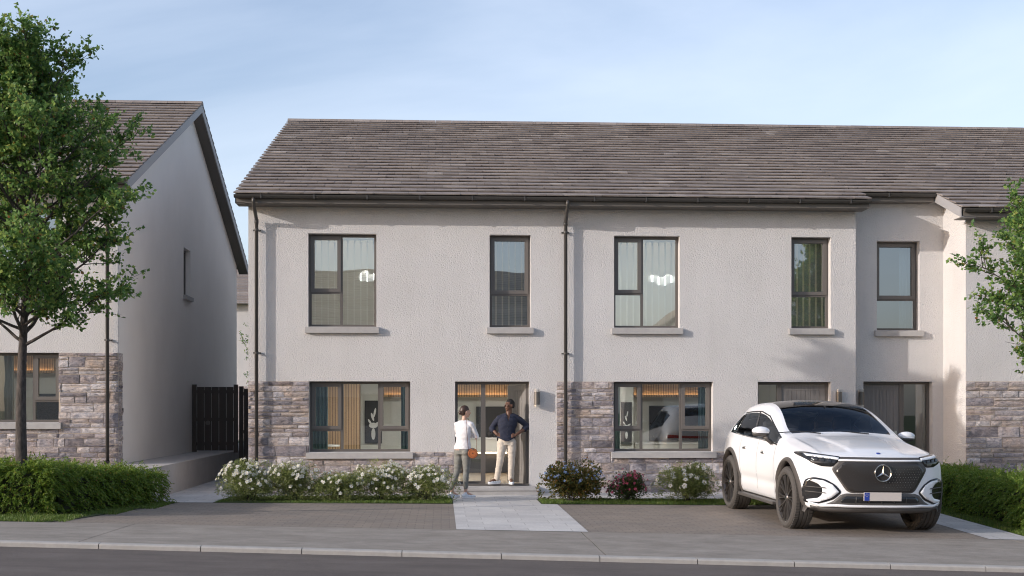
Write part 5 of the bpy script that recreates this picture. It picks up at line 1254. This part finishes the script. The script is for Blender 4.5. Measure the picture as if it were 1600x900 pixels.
for sx in (-1, 1):
    p0 = V3((.035+sx*.062,.02,1.335)); p1 = V3((.035+sx*.050,-.052,1.315)); p2 = V3((.030+sx*.022,-.098,1.262)); p3 = V3((.030+sx*.075,-.088,1.262))
    c.add([p0+V3((0,.05,.0)), p0, p1, p2, p3, p0+V3((sx*.03,-.01,-.05)), p0+V3((sx*.02,.05,-.04))], [(0,1,2,3,4,5,6)])
cl = c.build('collar', M['navy'], sh, local=True); so = cl.modifiers.new('t','SOLIDIFY'); so.thickness = .006
c = MB()
for k in range(6): c.lathe([(0,-.004),(.006,-.004),(.006,.003),(0,.003)], (.018-.004*k, -.121-.002*math.sin(k), 1.19-.062*k), axis='y', n=10)
c.build('shirt_buttons', M['button'], sh, local=True)
s = MB(); loft(s, [((-.005,0,.735),.150,.098,0),((-.005,0,.80),.158,.104,0),((-.008,0,.885),.150,.100,0)], 24)
for H_, K_, A_ in ((HL,KL,AL),(HR,KR_,AR)): capsule(s, [H_-V3((0,0,.02)), H_.lerp(K_,.5), K_, K_.lerp(A_,.45), A_+V3((0,0,.005))], [.098,.086,.068,.062,.055])
fuse(s, 'trousers', M['chino'], man, .0085, 3, fold=.006)
shoe(man, AL, AL+V3((-.155,-.075,-.07)), M['shoe_white']); shoe(man, AR, AR+V3((.02,-.175,-.07)), M['shoe_white'])
# --- the woman on the path
wo = empty('person', (PX(723,-1.5), -1.5, .006)); tag(wo, 'woman in a white top and grey trousers seen from behind on the garden path', 'person')
an = math.atan2(-.5,.86)                               # turn of the shoulder line
b = MB(); TW = head(b, V3((.052,.03,1.575)), V3((.90,.40,-.03)), .98, True)
capsule(b, [V3((.018,.015,1.38)), V3((.035,.025,1.50))], [.046,.042])
loft(b, [((0,0,.86),.155,.105,an*.6),((.0,0,.93),.150,.10,an*.6),((.01,0,1.05),.112,.082,an*.7),((.02,0,1.20),.135,.095,an),((.022,0,1.32),.148,.085,an),((.02,0,1.38),.10,.06,an)])
SR2, SL2 = V3((.160,-.075,1.355)), V3((-.110,.095,1.35)); ER2, EL2 = V3((.262,-.025,1.125)), V3((-.10,.22,1.14)); WR2, WL2 = V3((.14,.185,1.16)), V3((.225,.165,1.12))
for S_, E_, W_ in ((SR2,ER2,WR2),(SL2,EL2,WL2)): capsule(b, [S_, S_.lerp(E_,.5), E_, E_.lerp(W_,.4), W_], [.042,.038,.032,.030,.021])
hand(b, WR2, (-.75,.45,.1), (-.5,-.8,0), 1, .88, .4); hand(b, WL2, (.45,-.80,-.05), (-.8,-.4,.1), 1, .88, .6)
HR2, HL2, KR2, KL2, AR2, AL2 = V3((.070,-.04,.85)), V3((-.065,.04,.85)), V3((.065,-.03,.49)), V3((-.10,.06,.50)), V3((.055,-.02,.10)), V3((-.205,.03,.10))
for H_, K_, A_ in ((HR2,KR2,AR2),(HL2,KL2,AL2)): capsule(b, [H_, H_.lerp(K_,.5), K_, K_.lerp(A_,.35), A_], [.086,.070,.048,.048,.028])
capsule(b, [AR2, AR2+V3((.12,.04,-.06))], [.03,.024]); capsule(b, [AL2, AL2+V3((.11,.07,-.06))], [.03,.024])
bd = fuse(b, 'body', M['skin_light'], wo, .0065, 3); facebits(TW, bd, (M['sclera'], M['hair_brown']))
h = MB(); h.sphere((0,.022,.030), 1, 26, 18, (.080,.096,.097)); h.sphere((0,.105,-.015), 1, 18, 12, (.042,.038,.040)); h.sphere((0,.06,-.01), 1, 18, 12, (.066,.05,.062)); h.v = [tuple(TW @ V3(p)) for p in h.v]
Tj = TW.inverted()
fuse(h, 'hair', M['hair_brown'], bd, .006, 2, fold=.002, cut=lambda co: (lambda p: (p.y < -.045 and p.z < .075) or (p.z < .0 and p.y < .03) or (p.y < .0 and p.z < .03))(Tj @ co))
s = MB(); loft(s, [((.0,0,.895),.166,.122,an*.6),((.0,0,.93),.162,.118,an*.6),((.005,0,.99),.144,.106,an*.6),((.01,0,1.06),.126,.094,an*.7),((.018,0,1.18),.146,.106,an),((.022,0,1.31),.158,.096,an),((.02,0,1.375),.112,.072,an),((.022,.01,1.42),.058,.054,an)], 28)
for S_, E_, W_ in ((SR2,ER2,WR2),(SL2,EL2,WL2)): capsule(s, [V3((.02,.01,1.375)), (S_+V3((.02,.01,1.37)))/2+V3((0,0,.008)), S_-V3((0,0,.006)), S_.lerp(E_,.5), E_, E_.lerp(W_,.5), E_.lerp(W_,.93)], [.056,.054,.050,.047,.042,.039,.032])
fuse(s, 'top', M['knit'], wo, .008, 3, fold=.005)
s = MB(); loft(s, [((-.002,.0,.80),.142,.100,an*.6),((.0,0,.87),.150,.106,an*.6),((.0,0,.92),.142,.098,an*.6),((.005,0,.95),.128,.090,an*.6)], 24)
bk = V3((-.5,-.8,0))*.045
for H_ in (HR2,HL2): s.sphere(H_+bk*.45+V3((0,0,-.01)), .092, 14, 10)
for H_, K_, A_ in ((HR2,KR2,AR2),(HL2,KL2,AL2)): capsule(s, [H_, H_.lerp(K_,.5), K_, K_.lerp(A_,.35)+bk*.4, A_+V3((0,0,.07))], [.092,.080,.058,.056,.038])
fuse(s, 'trousers', M['grey_trouser'], wo, .008, 3, fold=.005)
shoe(wo, AR2, AR2+V3((.165,.05,-.09)), M['shoe_white']); shoe(wo, AL2, AL2+V3((.14,.09,-.09)), M['shoe_white'])
bag = tag(empty('handbag', (PX(738.5,-1.72), -1.72, .83)), 'round orange shoulder bag hanging at the hip of the woman', 'handbag')
b = MB(); b.lathe([(0,-.035),(.078,-.035),(.088,-.028),(.092,-.012),(.092,.012),(.088,.028),(.078,.035),(0,.035)], (0,0,0), axis='y', n=40); b.build('bag_body', M['leather'], bag, local=True, fixn=True); b = MB(); b.lathe([(.060,-.0365),(.066,-.0365),(.066,-.0355),(.060,-.0355)], (0,0,0), axis='y', n=40, close=True); b.lathe([(0,-.037),(.016,-.037),(.016,-.035),(0,-.035)], (0,0,.0), axis='y', n=20); b.build('stitching', M['leather_dark'], bag, local=True, fixn=True)
b = MB()
for yy in (-.030,.030): b.lathe([(.086,yy-.004),(.094,yy-.004),(.094,yy+.004),(.086,yy+.004)], (0,0,0), axis='y', n=40, close=True)
b.build('piping', M['leather_dark'], bag, local=True, fixn=True)
b = MB(); wx, wy = wo.location.x-bag.location.x, wo.location.y-bag.location.y
tp = V3((wx+.075,wy-.085,1.445-.83)); b.tube([(-.075,.0,.055),(-.085,-.01,.14),V3((-.10,wy-.160,.33)),V3((wx+.060,wy-.185,.50)), V3((wx+.070,wy-.12,.60)), tp+V3((.02,.03,.02)), V3((wx+.16,wy+.10,.50)), (.075,.12,.30),(.075,.03,.06)], .0045, 6); b.build('strap', M['leather_dark'], bag, smooth=True, local=True)
b = MB(); b.box(-.012,-.041,.062,.012,-.034,.090); b.build('clasp', M['chrome'], bag, local=True)
# ------------------------------------------------------------------ plants
def leafmat(name, stops, trans=.42, gloss=.12, bright=1.0):
    m = bpy.data.materials.new(name); m.use_nodes = True; nt = m.node_tree; nt.nodes.clear()
    N_ = nt.nodes.new; o = N_('ShaderNodeOutputMaterial'); g = N_('ShaderNodeNewGeometry'); r = N_('ShaderNodeValToRGB'); e = r.color_ramp.elements
    while len(e) < len(stops): e.new(.5)
    for i, (p, c) in enumerate(stops): e[i].position = p; e[i].color = (*[x*bright for x in c], 1)
    nt.links.new(g.outputs['Random Per Island'], r.inputs[0])
    d = N_('ShaderNodeBsdfPrincipled'); d.inputs['Roughness'].default_value = .45; d.inputs['Specular IOR Level'].default_value = .35; t = N_('ShaderNodeBsdfTranslucent'); m1 = N_('ShaderNodeMixShader'); m1.inputs[0].default_value = trans
    h = N_('ShaderNodeHueSaturation'); h.inputs['Value'].default_value = 1.5; h.inputs['Hue'].default_value = .485; nt.links.new(r.outputs[0], h.inputs['Color'])
    nt.links.new(r.outputs[0], d.inputs['Base Color']); nt.links.new(h.outputs[0], t.inputs[0]); nt.links.new(d.outputs[0], m1.inputs[1]); nt.links.new(t.outputs[0], m1.inputs[2]); nt.links.new(m1.outputs[0], o.inputs[0])
    return m
M['tree_leaf'] = leafmat('tree_leaf', [(0,(.055,.125,.034)),(.35,(.095,.19,.050)),(.7,(.16,.27,.07)),(.93,(.27,.35,.09)),(.985,(.20,.18,.035)),(1,(.22,.09,.03))])
M['hedge_leaf'] = leafmat('hedge_leaf', [(0,(.070,.13,.018)),(.5,(.12,.20,.028)),(.85,(.18,.26,.04)),(.97,(.22,.26,.05)),(1,(.22,.11,.03))])
M['bed_leaf'] = leafmat('bed_leaf', [(0,(.12,.155,.05)),(.5,(.20,.25,.085)),(.9,(.29,.32,.12)),(1,(.32,.28,.15))])
M['olive_leaf'] = leafmat('olive_leaf', [(0,(.05,.065,.020)),(.4,(.10,.11,.03)),(.75,(.15,.14,.04)),(.93,(.20,.13,.035)),(1,(.22,.10,.03))])
M['dark_leaf'] = leafmat('dark_leaf', [(0,(.025,.045,.018)),(.5,(.05,.08,.025)),(.9,(.09,.12,.03)),(1,(.12,.06,.03))])
M['blade'] = leafmat('blade', [(0,(.06,.105,.018)),(.5,(.10,.165,.028)),(.9,(.15,.21,.045)),(1,(.24,.22,.09))], .3)
M['petal_white'] = leafmat('petal_white', [(0,(.62,.62,.56)),(.7,(.74,.73,.68)),(1,(.78,.72,.66))], .25); M['petal_blue'] = leafmat('petal_blue', [(0,(.16,.24,.45)),(.6,(.24,.34,.55)),(1,(.36,.44,.60))], .25)
M['petal_pink'] = leafmat('petal_pink', [(0,(.26,.035,.07)),(.6,(.42,.07,.12)),(1,(.55,.16,.22))], .25); M['stamen'] = mat('stamen', (.55,.42,.10), .8)
m = M['bark'] = mat('bark', (.06,.05,.045), .95); t = NT(m)
t.out(t.ramp(t.noise(t.obj((1,1,.35)), 30, 6, .65), [(.3,(.030,.025,.022)),(.55,(.075,.062,.055)),(.75,(.13,.11,.10))]), t.bump(t.noise(t.obj((1,1,.3)), 40, 5, .65), .9, .02))
RG = np.random.default_rng(5)
def leafcloud(P, Dr, size, aspect=.62, fold=.25, jit=.3):
    """P: leaf feet, Dr: rough leaf directions; one folded four cornered leaf each"""
    n = len(P); Dr = Dr+RG.normal(0, .45, (n,3)); Dr /= np.linalg.norm(Dr, axis=1)[:,None]+1e-9
    U = RG.normal(0, 1, (n,3)); S = np.cross(Dr, U); S /= np.linalg.norm(S, axis=1)[:,None]+1e-9; Nn = np.cross(Dr, S)
    sz = size*(1+RG.uniform(-jit, jit, n))[:,None]; w_ = sz*aspect*.5
    A = P; B = P+Dr*sz*.45+S*w_-Nn*w_*fold; C = P+Dr*sz+Nn*sz*.06; E = P+Dr*sz*.45-S*w_-Nn*w_*fold
    V = np.stack([A,B,C,E], 1).reshape(-1,3); F = np.arange(n*4).reshape(n,4); return V, F
def npmesh(name, V, F, mt, parent=None, org=(0,0,0)):
    me = bpy.data.meshes.new(name); V = V-np.array(org); me.vertices.add(len(V)); me.vertices.foreach_set('co', V.astype(np.float32).ravel())
    k = F.shape[1]; me.loops.add(F.size); me.loops.foreach_set('vertex_index', F.astype(np.int32).ravel()); me.polygons.add(len(F)); me.polygons.foreach_set('loop_start', np.arange(0, F.size, k, dtype=np.int32))
    me.update(calc_edges=True); me.materials.append(mt); o = bpy.data.objects.new(name, me); COL.objects.link(o)
    if parent is not None: o.parent = parent
    return o
def tree(name, label, base, H, prof, seed, tr=.085, nprim=56, lsz=.062, first=.36, group=None, sec=8, tw=6, lv=12, cat='tree'):
    rnd = random.Random(seed); B0 = Vector(base); r = tag(empty(name, base), label, cat, group)
    wob = lambda z: Vector((.10*math.sin(z*1.1+seed)*z/H, .10*math.cos(z*.9+seed*2)*z/H, 0))
    tp = [B0+Vector((0,0,z))+wob(z)-wob(0) for z in np.linspace(-.15, H*.97, 16)]
    wood = MB(); rad = [max(.006, tr*(1-.96*(max(0,i)/15)**.85)) for i in range(16)]; rad[0] *= 1.25
    wood.tube(tp, rad, 10)
    def trunkp(z):
        u = (z+.15)/(H*.97+.15)*15; i = min(14, int(u)); return tp[i].lerp(tp[i+1], u-i), rad[i]
    def R_(z):
        for (z0, r0), (z1, r1) in zip(prof[:-1], prof[1:]):
            if z0 <= z <= z1: return r0+(r1-r0)*(z-z0)/(z1-z0)
        return prof[-1][1] if z > prof[-1][0] else prof[0][1]
    rs_ = 1.0 if tr > .08 else 1.15; LP = []; LD = []
    limb = MB()
    for k in range(nprim):
        u = (k+.5)/nprim; z0 = H*(first+(.94-first)*u**1.05); az = k*2.39996+rnd.uniform(-.3,.3); el = R(16+50*u+rnd.uniform(-8,8))
        if k < 5: el = R(26+rnd.uniform(-6,10))
        o_, tr0 = trunkp(z0)
        zt = z0; L = .3
        for _ in range(4): L = R_(zt)*rnd.uniform(.60,.82)*rs_/max(.35, math.cos(el)); zt = min(H*1.0, z0+L*math.sin(el)*.9)
        L = min(L, (H*1.02-z0)/max(.2, math.sin(el))); d = Vector((math.cos(az)*math.cos(el), math.sin(az)*math.cos(el), math.sin(el)))
        pts = [o_]; n = 7
        bend = Vector((0,0,rnd.uniform(.1,.5))) if u > .15 else Vector((0,0,rnd.uniform(-.05,.25)))
        for i in range(n): d = (d+bend*.12+Vector((rnd.gauss(0,.09),rnd.gauss(0,.09),rnd.gauss(0,.05)))).normalized(); pts.append(pts[-1]+d*L/n)
        r0 = min(tr0*.55, .012+.022*L/2.2); limb.tube(pts, [r0*(1-.85*i/n)+.002 for i in range(n+1)], 6, cap=False)
        for s_ in range(max(3, int(sec*(.25+L/2.0)))):
            q_ = rnd.uniform(.22,1.0); i = min(n-1, int(q_*n)); p = pts[i].lerp(pts[i+1], q_*n-i); dm = (pts[i+1]-pts[i]).normalized()
            rd = Vector((rnd.gauss(0,1),rnd.gauss(0,1),rnd.gauss(0,.7))).normalized(); d2 = (dm*.8+rd*.8+Vector((0,0,.25))).normalized(); L2 = L*rnd.uniform(.20,.40)*(1.15-.5*q_)+.10
            p2 = [p]
            for i2 in range(4): d2 = (d2+Vector((rnd.gauss(0,.12),rnd.gauss(0,.12),rnd.gauss(0.02,.09)))).normalized(); p2.append(p2[-1]+d2*L2/4)
            limb.tube(p2, [.008,.006,.005,.004,.002], 4, cap=False)
            for t_ in range(tw):
                w_ = rnd.uniform(.2,1.0); j = min(3, int(w_*4)); pp = p2[j].lerp(p2[j+1], w_*4-j)
                rd = Vector((rnd.gauss(0,1),rnd.gauss(0,1),rnd.gauss(0,.8))).normalized(); d3 = ((p2[j+1]-p2[j]).normalized()*.7+rd+Vector((0,0,.15))).normalized(); L3 = rnd.uniform(.12,.30)
                if t_ % 2 == 0: limb.tube([pp, pp+d3*L3*.5, pp+d3*L3+Vector((0,0,.01))], [.003,.0025,.0015], 3, cap=False)
                for l_ in range(lv):
                    a = rnd.uniform(.1,1.05); LP.append(pp+d3*L3*a+Vector((rnd.gauss(0,.018),rnd.gauss(0,.018),rnd.gauss(0,.018)))); LD.append(d3*.6+Vector((rnd.gauss(0,.6),rnd.gauss(0,.6),rnd.gauss(-.25,.5))))
    wood.build('trunk', M['bark'], r, smooth=True); limb.build('branches', M['bark'], r, smooth=True)
    V, F = leafcloud(np.array([tuple(p) for p in LP]), np.array([tuple(p) for p in LD]), lsz, .72)
    npmesh('crown', V, F, M['tree_leaf'], r, base)
    return r
profL = [(2.4,1.0),(2.9,1.5),(3.5,1.95),(4.2,2.1),(4.9,1.8),(5.4,1.6),(6.0,1.3),(6.5,.85),(6.9,.3)]
tree('deciduous_tree', 'tall leafy tree with a dark trunk rising from the left hedge', (-6.03,-6.2,bankz(-6.03,-6.2)), 6.65, profL, 4, tr=.10, nprim=60, sec=12, tw=7, lv=12, group='young street trees')
profR = [(2.3,.6),(2.8,1.3),(3.3,1.72),(3.8,1.65),(4.4,1.35),(5.0,1.0),(5.6,.6),(6.1,.2)]
tree('deciduous_tree', 'small leafy tree reaching in at the right edge in front of the stone faced house', (9.55,-6.3,gz(9.5,-6.3)), 5.9, profR, 9, tr=.06, nprim=56, sec=10, tw=7, lv=12, group='young street trees')
tree('deciduous_tree', 'small tree just showing in the gap between the houses', (-6.35,20.0,0), 4.5, [(2.5,.5),(3.2,.75),(3.9,.7),(4.4,.3)], 12, tr=.04, nprim=16, sec=5, tw=4, lv=8, group='young street trees')

def hedge(label, quads, seed, dens=340, fl=.20):
    """quads: footprint corners a b c d with heights; feathery drooping sprays over every outer face"""
    rnd = random.Random(seed); P = []; Dd = []; SZ = []; base = quads[0][0]; core = MB()
    def spray(p, nrm_):
        L = rnd.uniform(.6,1.25)*fl; d = (nrm_+Vector((rnd.gauss(0,.45),rnd.gauss(0,.45),rnd.gauss(.35,.4)))).normalized(); c = p-nrm_*rnd.uniform(.02,.14); n = 9
        side = d.cross(Vector((rnd.gauss(0,.3),rnd.gauss(0,.3),1))).normalized()
        for i in range(n):
            c = c+d*L/n; d = (d+Vector((0,0,-.17))).normalized()
            for s_ in (-1,1): P.append(tuple(c)); Dd.append(tuple(d*.9+side*s_*.75)); SZ.append((.062*(1-.5*i/n)))
        P.append(tuple(c)); Dd.append(tuple(d)); SZ.append(.05)
    for (a, b_, c, d, top) in [(q[0],q[1],q[2],q[3],q[4]) for q in quads]:
        pts = [Vector((*p, 0)) for p in (a,b_,c,d)]; cc = sum(pts, Vector())/4
        zb = [bankz(p.x,p.y) if p.x < -4 else gz(p.x,p.y) for p in pts]; zt = list(top)
        ins = [p.lerp(cc, .22) for p in pts]
        core.hexa([(p.x,p.y,z) for p, z in zip(ins, zb)]+[(p.x,p.y,z-.10) for p, z in zip(ins, zt)])
        for i in range(4):
            if i in (q_skip := ()): continue
            j = (i+1) % 4; e = pts[j]-pts[i]; n_ = Vector((e.y,-e.x,0)).normalized()
            if n_.dot(pts[i]-cc) < 0: n_ = -n_
            hgt = (zt[i]+zt[j]-zb[i]-zb[j])/2; N_ = int(e.length*hgt*dens)
            for _ in range(N_):
                u = rnd.random(); v = rnd.random()**.85; p = pts[i].lerp(pts[j], u); z0 = zb[i]+(zb[j]-zb[i])*u; z1 = zt[i]+(zt[j]-zt[i])*u
                bul = .05*noise.noise(Vector((p.x*1.7,p.y*1.7,v*2+seed))); spray(Vector((p.x,p.y,z0+(z1-z0)*v))+n_*(bul-.04*(v**6)), n_)
        ar = (pts[1]-pts[0]).length*(pts[2]-pts[1]).length
        for _ in range(int(ar*dens*.9)):
            u, v = rnd.random(), rnd.random(); p = pts[0].lerp(pts[1],u).lerp(pts[3].lerp(pts[2],u), v); z = (zt[0]*(1-u)+zt[1]*u)*(1-v)+(zt[3]*(1-u)+zt[2]*u)*v
            spray(Vector((p.x,p.y,z+.07*noise.noise(Vector((p.x*2,p.y*2,seed))))), Vector((0,0,1)))
    P = np.array(P); Dd = np.array(Dd); SZ = np.array(SZ); n = len(P); Dd += RG.normal(0,.18,(n,3)); Dd /= np.linalg.norm(Dd,axis=1)[:,None]
    S = np.cross(Dd, RG.normal(0,1,(n,3))); S /= np.linalg.norm(S,axis=1)[:,None]; A = P; B = P+Dd*SZ[:,None]*.4+S*SZ[:,None]*.16; C = P+Dd*SZ[:,None]; E = P+Dd*SZ[:,None]*.4-S*SZ[:,None]*.16
    V = np.stack([A,B,C,E],1).reshape(-1,3); F = np.arange(n*4).reshape(n,4)
    r = tag(empty('hedge', (base[0], base[1], 0)), label, 'hedge', 'low clipped hedges'); npmesh('foliage', V, F, M['hedge_leaf'], r, (base[0],base[1],0)); core.build('stems', M['hedge_core'], r)
M['hedge_core'] = mat('hedge_core', (.030,.035,.014), .95)
hedge('low feathery green hedge round the trunk of the large tree, at the left', [
    ((-5.55,-6.55),(-4.66,-3.05),(-5.5,-2.8),(-6.5,-5.75),(.78,.52,.54,.78)), ((-6.45,-6.6),(-5.5,-6.55),(-6.1,-5.7),(-7.2,-5.8),(.80,.80,.80,.80)), ((-13,-6.6),(-6.4,-6.6),(-7.1,-5.8),(-13,-5.8),(.80,.80,.80,.80))], 1)
hedge('low green hedge beside the pale path to the right of the car', [((8.62,-6.9),(9.5,-6.9),(9.6,-1.4),(8.72,-1.4),(.50,.50,.50,.50)), ((9.45,-6.9),(14,-6.9),(14,-6.0),(9.55,-6.0),(.45,.40,.40,.5))], 2)

def shrub(label, px_, Y, rx, ry, h, lm, fm, nl, nf, lsz, fsz, seed, group, aspect=.4, petals=5, center=True, name='flowering_shrub', top_bias=.5):
    rnd = random.Random(seed); cx = PX(px_, Y); z0 = .01; r = tag(empty(name, (cx, Y, z0)), label, 'shrub', group)
    lumps = [(rnd.uniform(-.5,.5)*rx, rnd.uniform(-.5,.5)*ry, rnd.uniform(.25,.70)*h, rnd.uniform(.30,.52)) for _ in range(11)]+[(0,0,h*.36,.95),(rx*.3,0,h*.28,.7),(-rx*.3,0,h*.28,.7)]
    def pt(surface):
        while True:
            lx, ly, lz, s_ = lumps[rnd.randrange(len(lumps))]; v = Vector((rnd.gauss(0,1),rnd.gauss(0,1),rnd.gauss(0,1))).normalized(); q_ = 1 if surface else rnd.random()**.45
            p = Vector((lx+v.x*rx*s_*1.15*q_, ly+v.y*ry*s_*1.15*q_, lz+v.z*h*s_*.62*q_))
            if .02 < p.z and (p.x/rx)**2+(p.y/ry)**2 < 1.25: return p, v
    P = []; Dd = []; st = MB()
    for k in range(26):
        p, v = pt(False); m_ = Vector((p.x*.35,p.y*.35,p.z*.5)); st.tube([(cx+p.x*.12,Y+p.y*.12,z0-.01),(cx+m_.x,Y+m_.y,z0+m_.z),(cx+p.x,Y+p.y,z0+p.z)], [.006,.004,.002], 4, cap=False)
    while len(P) < nl:
        p, v = pt(rnd.random() < .3)
        for _ in range(6): P.append((cx+p.x+rnd.gauss(0,.02),Y+p.y+rnd.gauss(0,.02),z0+max(.01,p.z+rnd.gauss(0,.022)))); Dd.append((v.x+rnd.gauss(0,.5),v.y+rnd.gauss(0,.5),v.z*.6+.45+rnd.gauss(0,.4)))
    V, F = leafcloud(np.array(P), np.array(Dd), lsz, aspect); npmesh('foliage', V, F, M[lm], r, (cx,Y,z0)); st.build('stems', M['bark'], r)
    f = MB(); ce = MB()
    for _ in range(nf):
        for _t in range(12):
            p, v = pt(True)
            if (v.z > -.1 and v.y < .4 and p.z > h*(.22+.35*rnd.random()*top_bias*2)): break
        nrm_ = (v+Vector((rnd.gauss(0,.3),rnd.gauss(-.4,.3),.35))).normalized(); u = nrm_.orthogonal().normalized(); w_ = nrm_.cross(u); c = Vector((cx,Y,z0))+p*1.0+v*.03; s_ = fsz*rnd.uniform(.65,1.15); a0 = rnd.random()*6
        for layer in range(2 if petals > 4 else 1):
            for k in range(petals):
                a = a0+2*math.pi*k/petals+layer*.6; d = u*math.cos(a)+w_*math.sin(a); t_ = u*-math.sin(a)+w_*math.cos(a); s2 = s_*(1-.35*layer); up = nrm_*s2*(.10+.35*layer)
                f.add([c+nrm_*.003*layer, c+d*s2*.30+t_*s2*.20+up*.5, c+d*s2*.52+up, c+d*s2*.30-t_*s2*.20+up*.5], [(0,1,2,3)])
        if center: ce.sphere(c+nrm_*.006, s_*.10, 6, 4)
    fo = f.build('flowers', M[fm], r); tag(fo, kind='stuff')
    if center: tag(ce.build('stamens', M['stamen'], fo), kind='stuff')
WG = 'white flowering shrubs along the house fronts'
for i, (px_, h_, rx_, nf, lb) in enumerate(((392,.75,.54,150,'leftmost white flowering shrub of the long bed, by the side path'), (460,.70,.50,130,'white flowering shrub second from the left in the long bed, by the left downpipe'), (528,.52,.50,95,'lowest white flowering shrub, middle of the long bed under the window'), (594,.75,.52,140,'tallest white flowering shrub of the long bed, under the right end of the window'), (664,.64,.54,125,'white flowering shrub at the right end of the long bed, beside the woman'))):
    shrub(lb, px_, -2.35+.04*(i % 2), rx_, .40, h_, 'bed_leaf', 'petal_white', 13000, nf, .038, .078, 20+i, WG, .30)
shrub('wide olive leaved shrub with pale blue flowers right of the front path', 892, -2.3, .54, .44, .76, 'olive_leaf', 'petal_blue', 7500, 150, .050, .060, 40, None, .5, 4, False)
shrub('small dark leaved shrub with crimson flowers between the blue and the white shrub', 980, -2.3, .34, .32, .56, 'dark_leaf', 'petal_pink', 4500, 130, .038, .056, 41, None, .5, 5, False, top_bias=.1)
shrub('white flowering shrub beside the rear wheel of the car', 1072, -2.3, .54, .44, .70, 'bed_leaf', 'petal_white', 15000, 85, .042, .095, 42, WG, .34)

def grass(name, regions, dens, seed, hgt=.045):
    rnd = np.random.default_rng(seed); Vs = []
    for (x0,x1,y0,y1,zf) in regions:
        n = int((x1-x0)*(y1-y0)*dens); X = rnd.uniform(x0,x1,n); Y = rnd.uniform(y0,y1,n); Z = np.array([zf(a,b_) for a, b_ in zip(X,Y)])
        patch = np.array([.7+.6*noise.noise(Vector((a*2.2,b_*2.2,seed))) for a, b_ in zip(X,Y)])
        a = rnd.uniform(0,6.283,n); w_ = .0045+.003*rnd.random(n); H = hgt*(.5+.9*rnd.random(n))*patch; lx = rnd.normal(0,.35,n)*H; ly = rnd.normal(0,.35,n)*H
        A = np.stack([X-np.cos(a)*w_,Y-np.sin(a)*w_,Z],1); B = np.stack([X+np.cos(a)*w_,Y+np.sin(a)*w_,Z],1); C = np.stack([X+lx,Y+ly,Z+H],1); Vs.append(np.stack([A,B,C],1).reshape(-1,3))
    V = np.concatenate(Vs); F = np.arange(len(V)).reshape(-1,3); o = npmesh(name, V, F, M['blade']); tag(o, kind='stuff')
b = MB(); pv = [(-5.2,-7.615),(-5.45,-7.2),(-4.58,-2.92),(-5.2,-2.92)]; pv = [(-5.25,-7.615),(-5.1,-7.3),(-4.45,-2.92),(-5.25,-2.92)]
b.add([(x,y,gz(x,y)+.008) for x,y in pv], [(0,1,2,3)]); tag(b.build('lawn_verge', M['grass_base']), kind='structure')
grass('grass', [(-3.86,.17,-2.88,-1.2,lambda x,y:.006),(1.75,7.58,-2.88,-1.82,lambda x,y:gz(x,y)+.006)], 4200, 3, .055)
grass('hedge_side_grass', [(8.3,8.75,-7.58,-1.7,gz),(8.3,12,-7.6,-6.85,gz),(-9.5,-5.3,-7.6,-6.5,bankz),(-5.35,-5.05,-7.5,-6.0,gz),(-5.2,-4.75,-6.0,-4.5,gz),(-4.95,-4.5,-4.6,-2.95,gz),(-10,-7.3,-3.0,-1.05,bankz)], 3000, 4, .06)
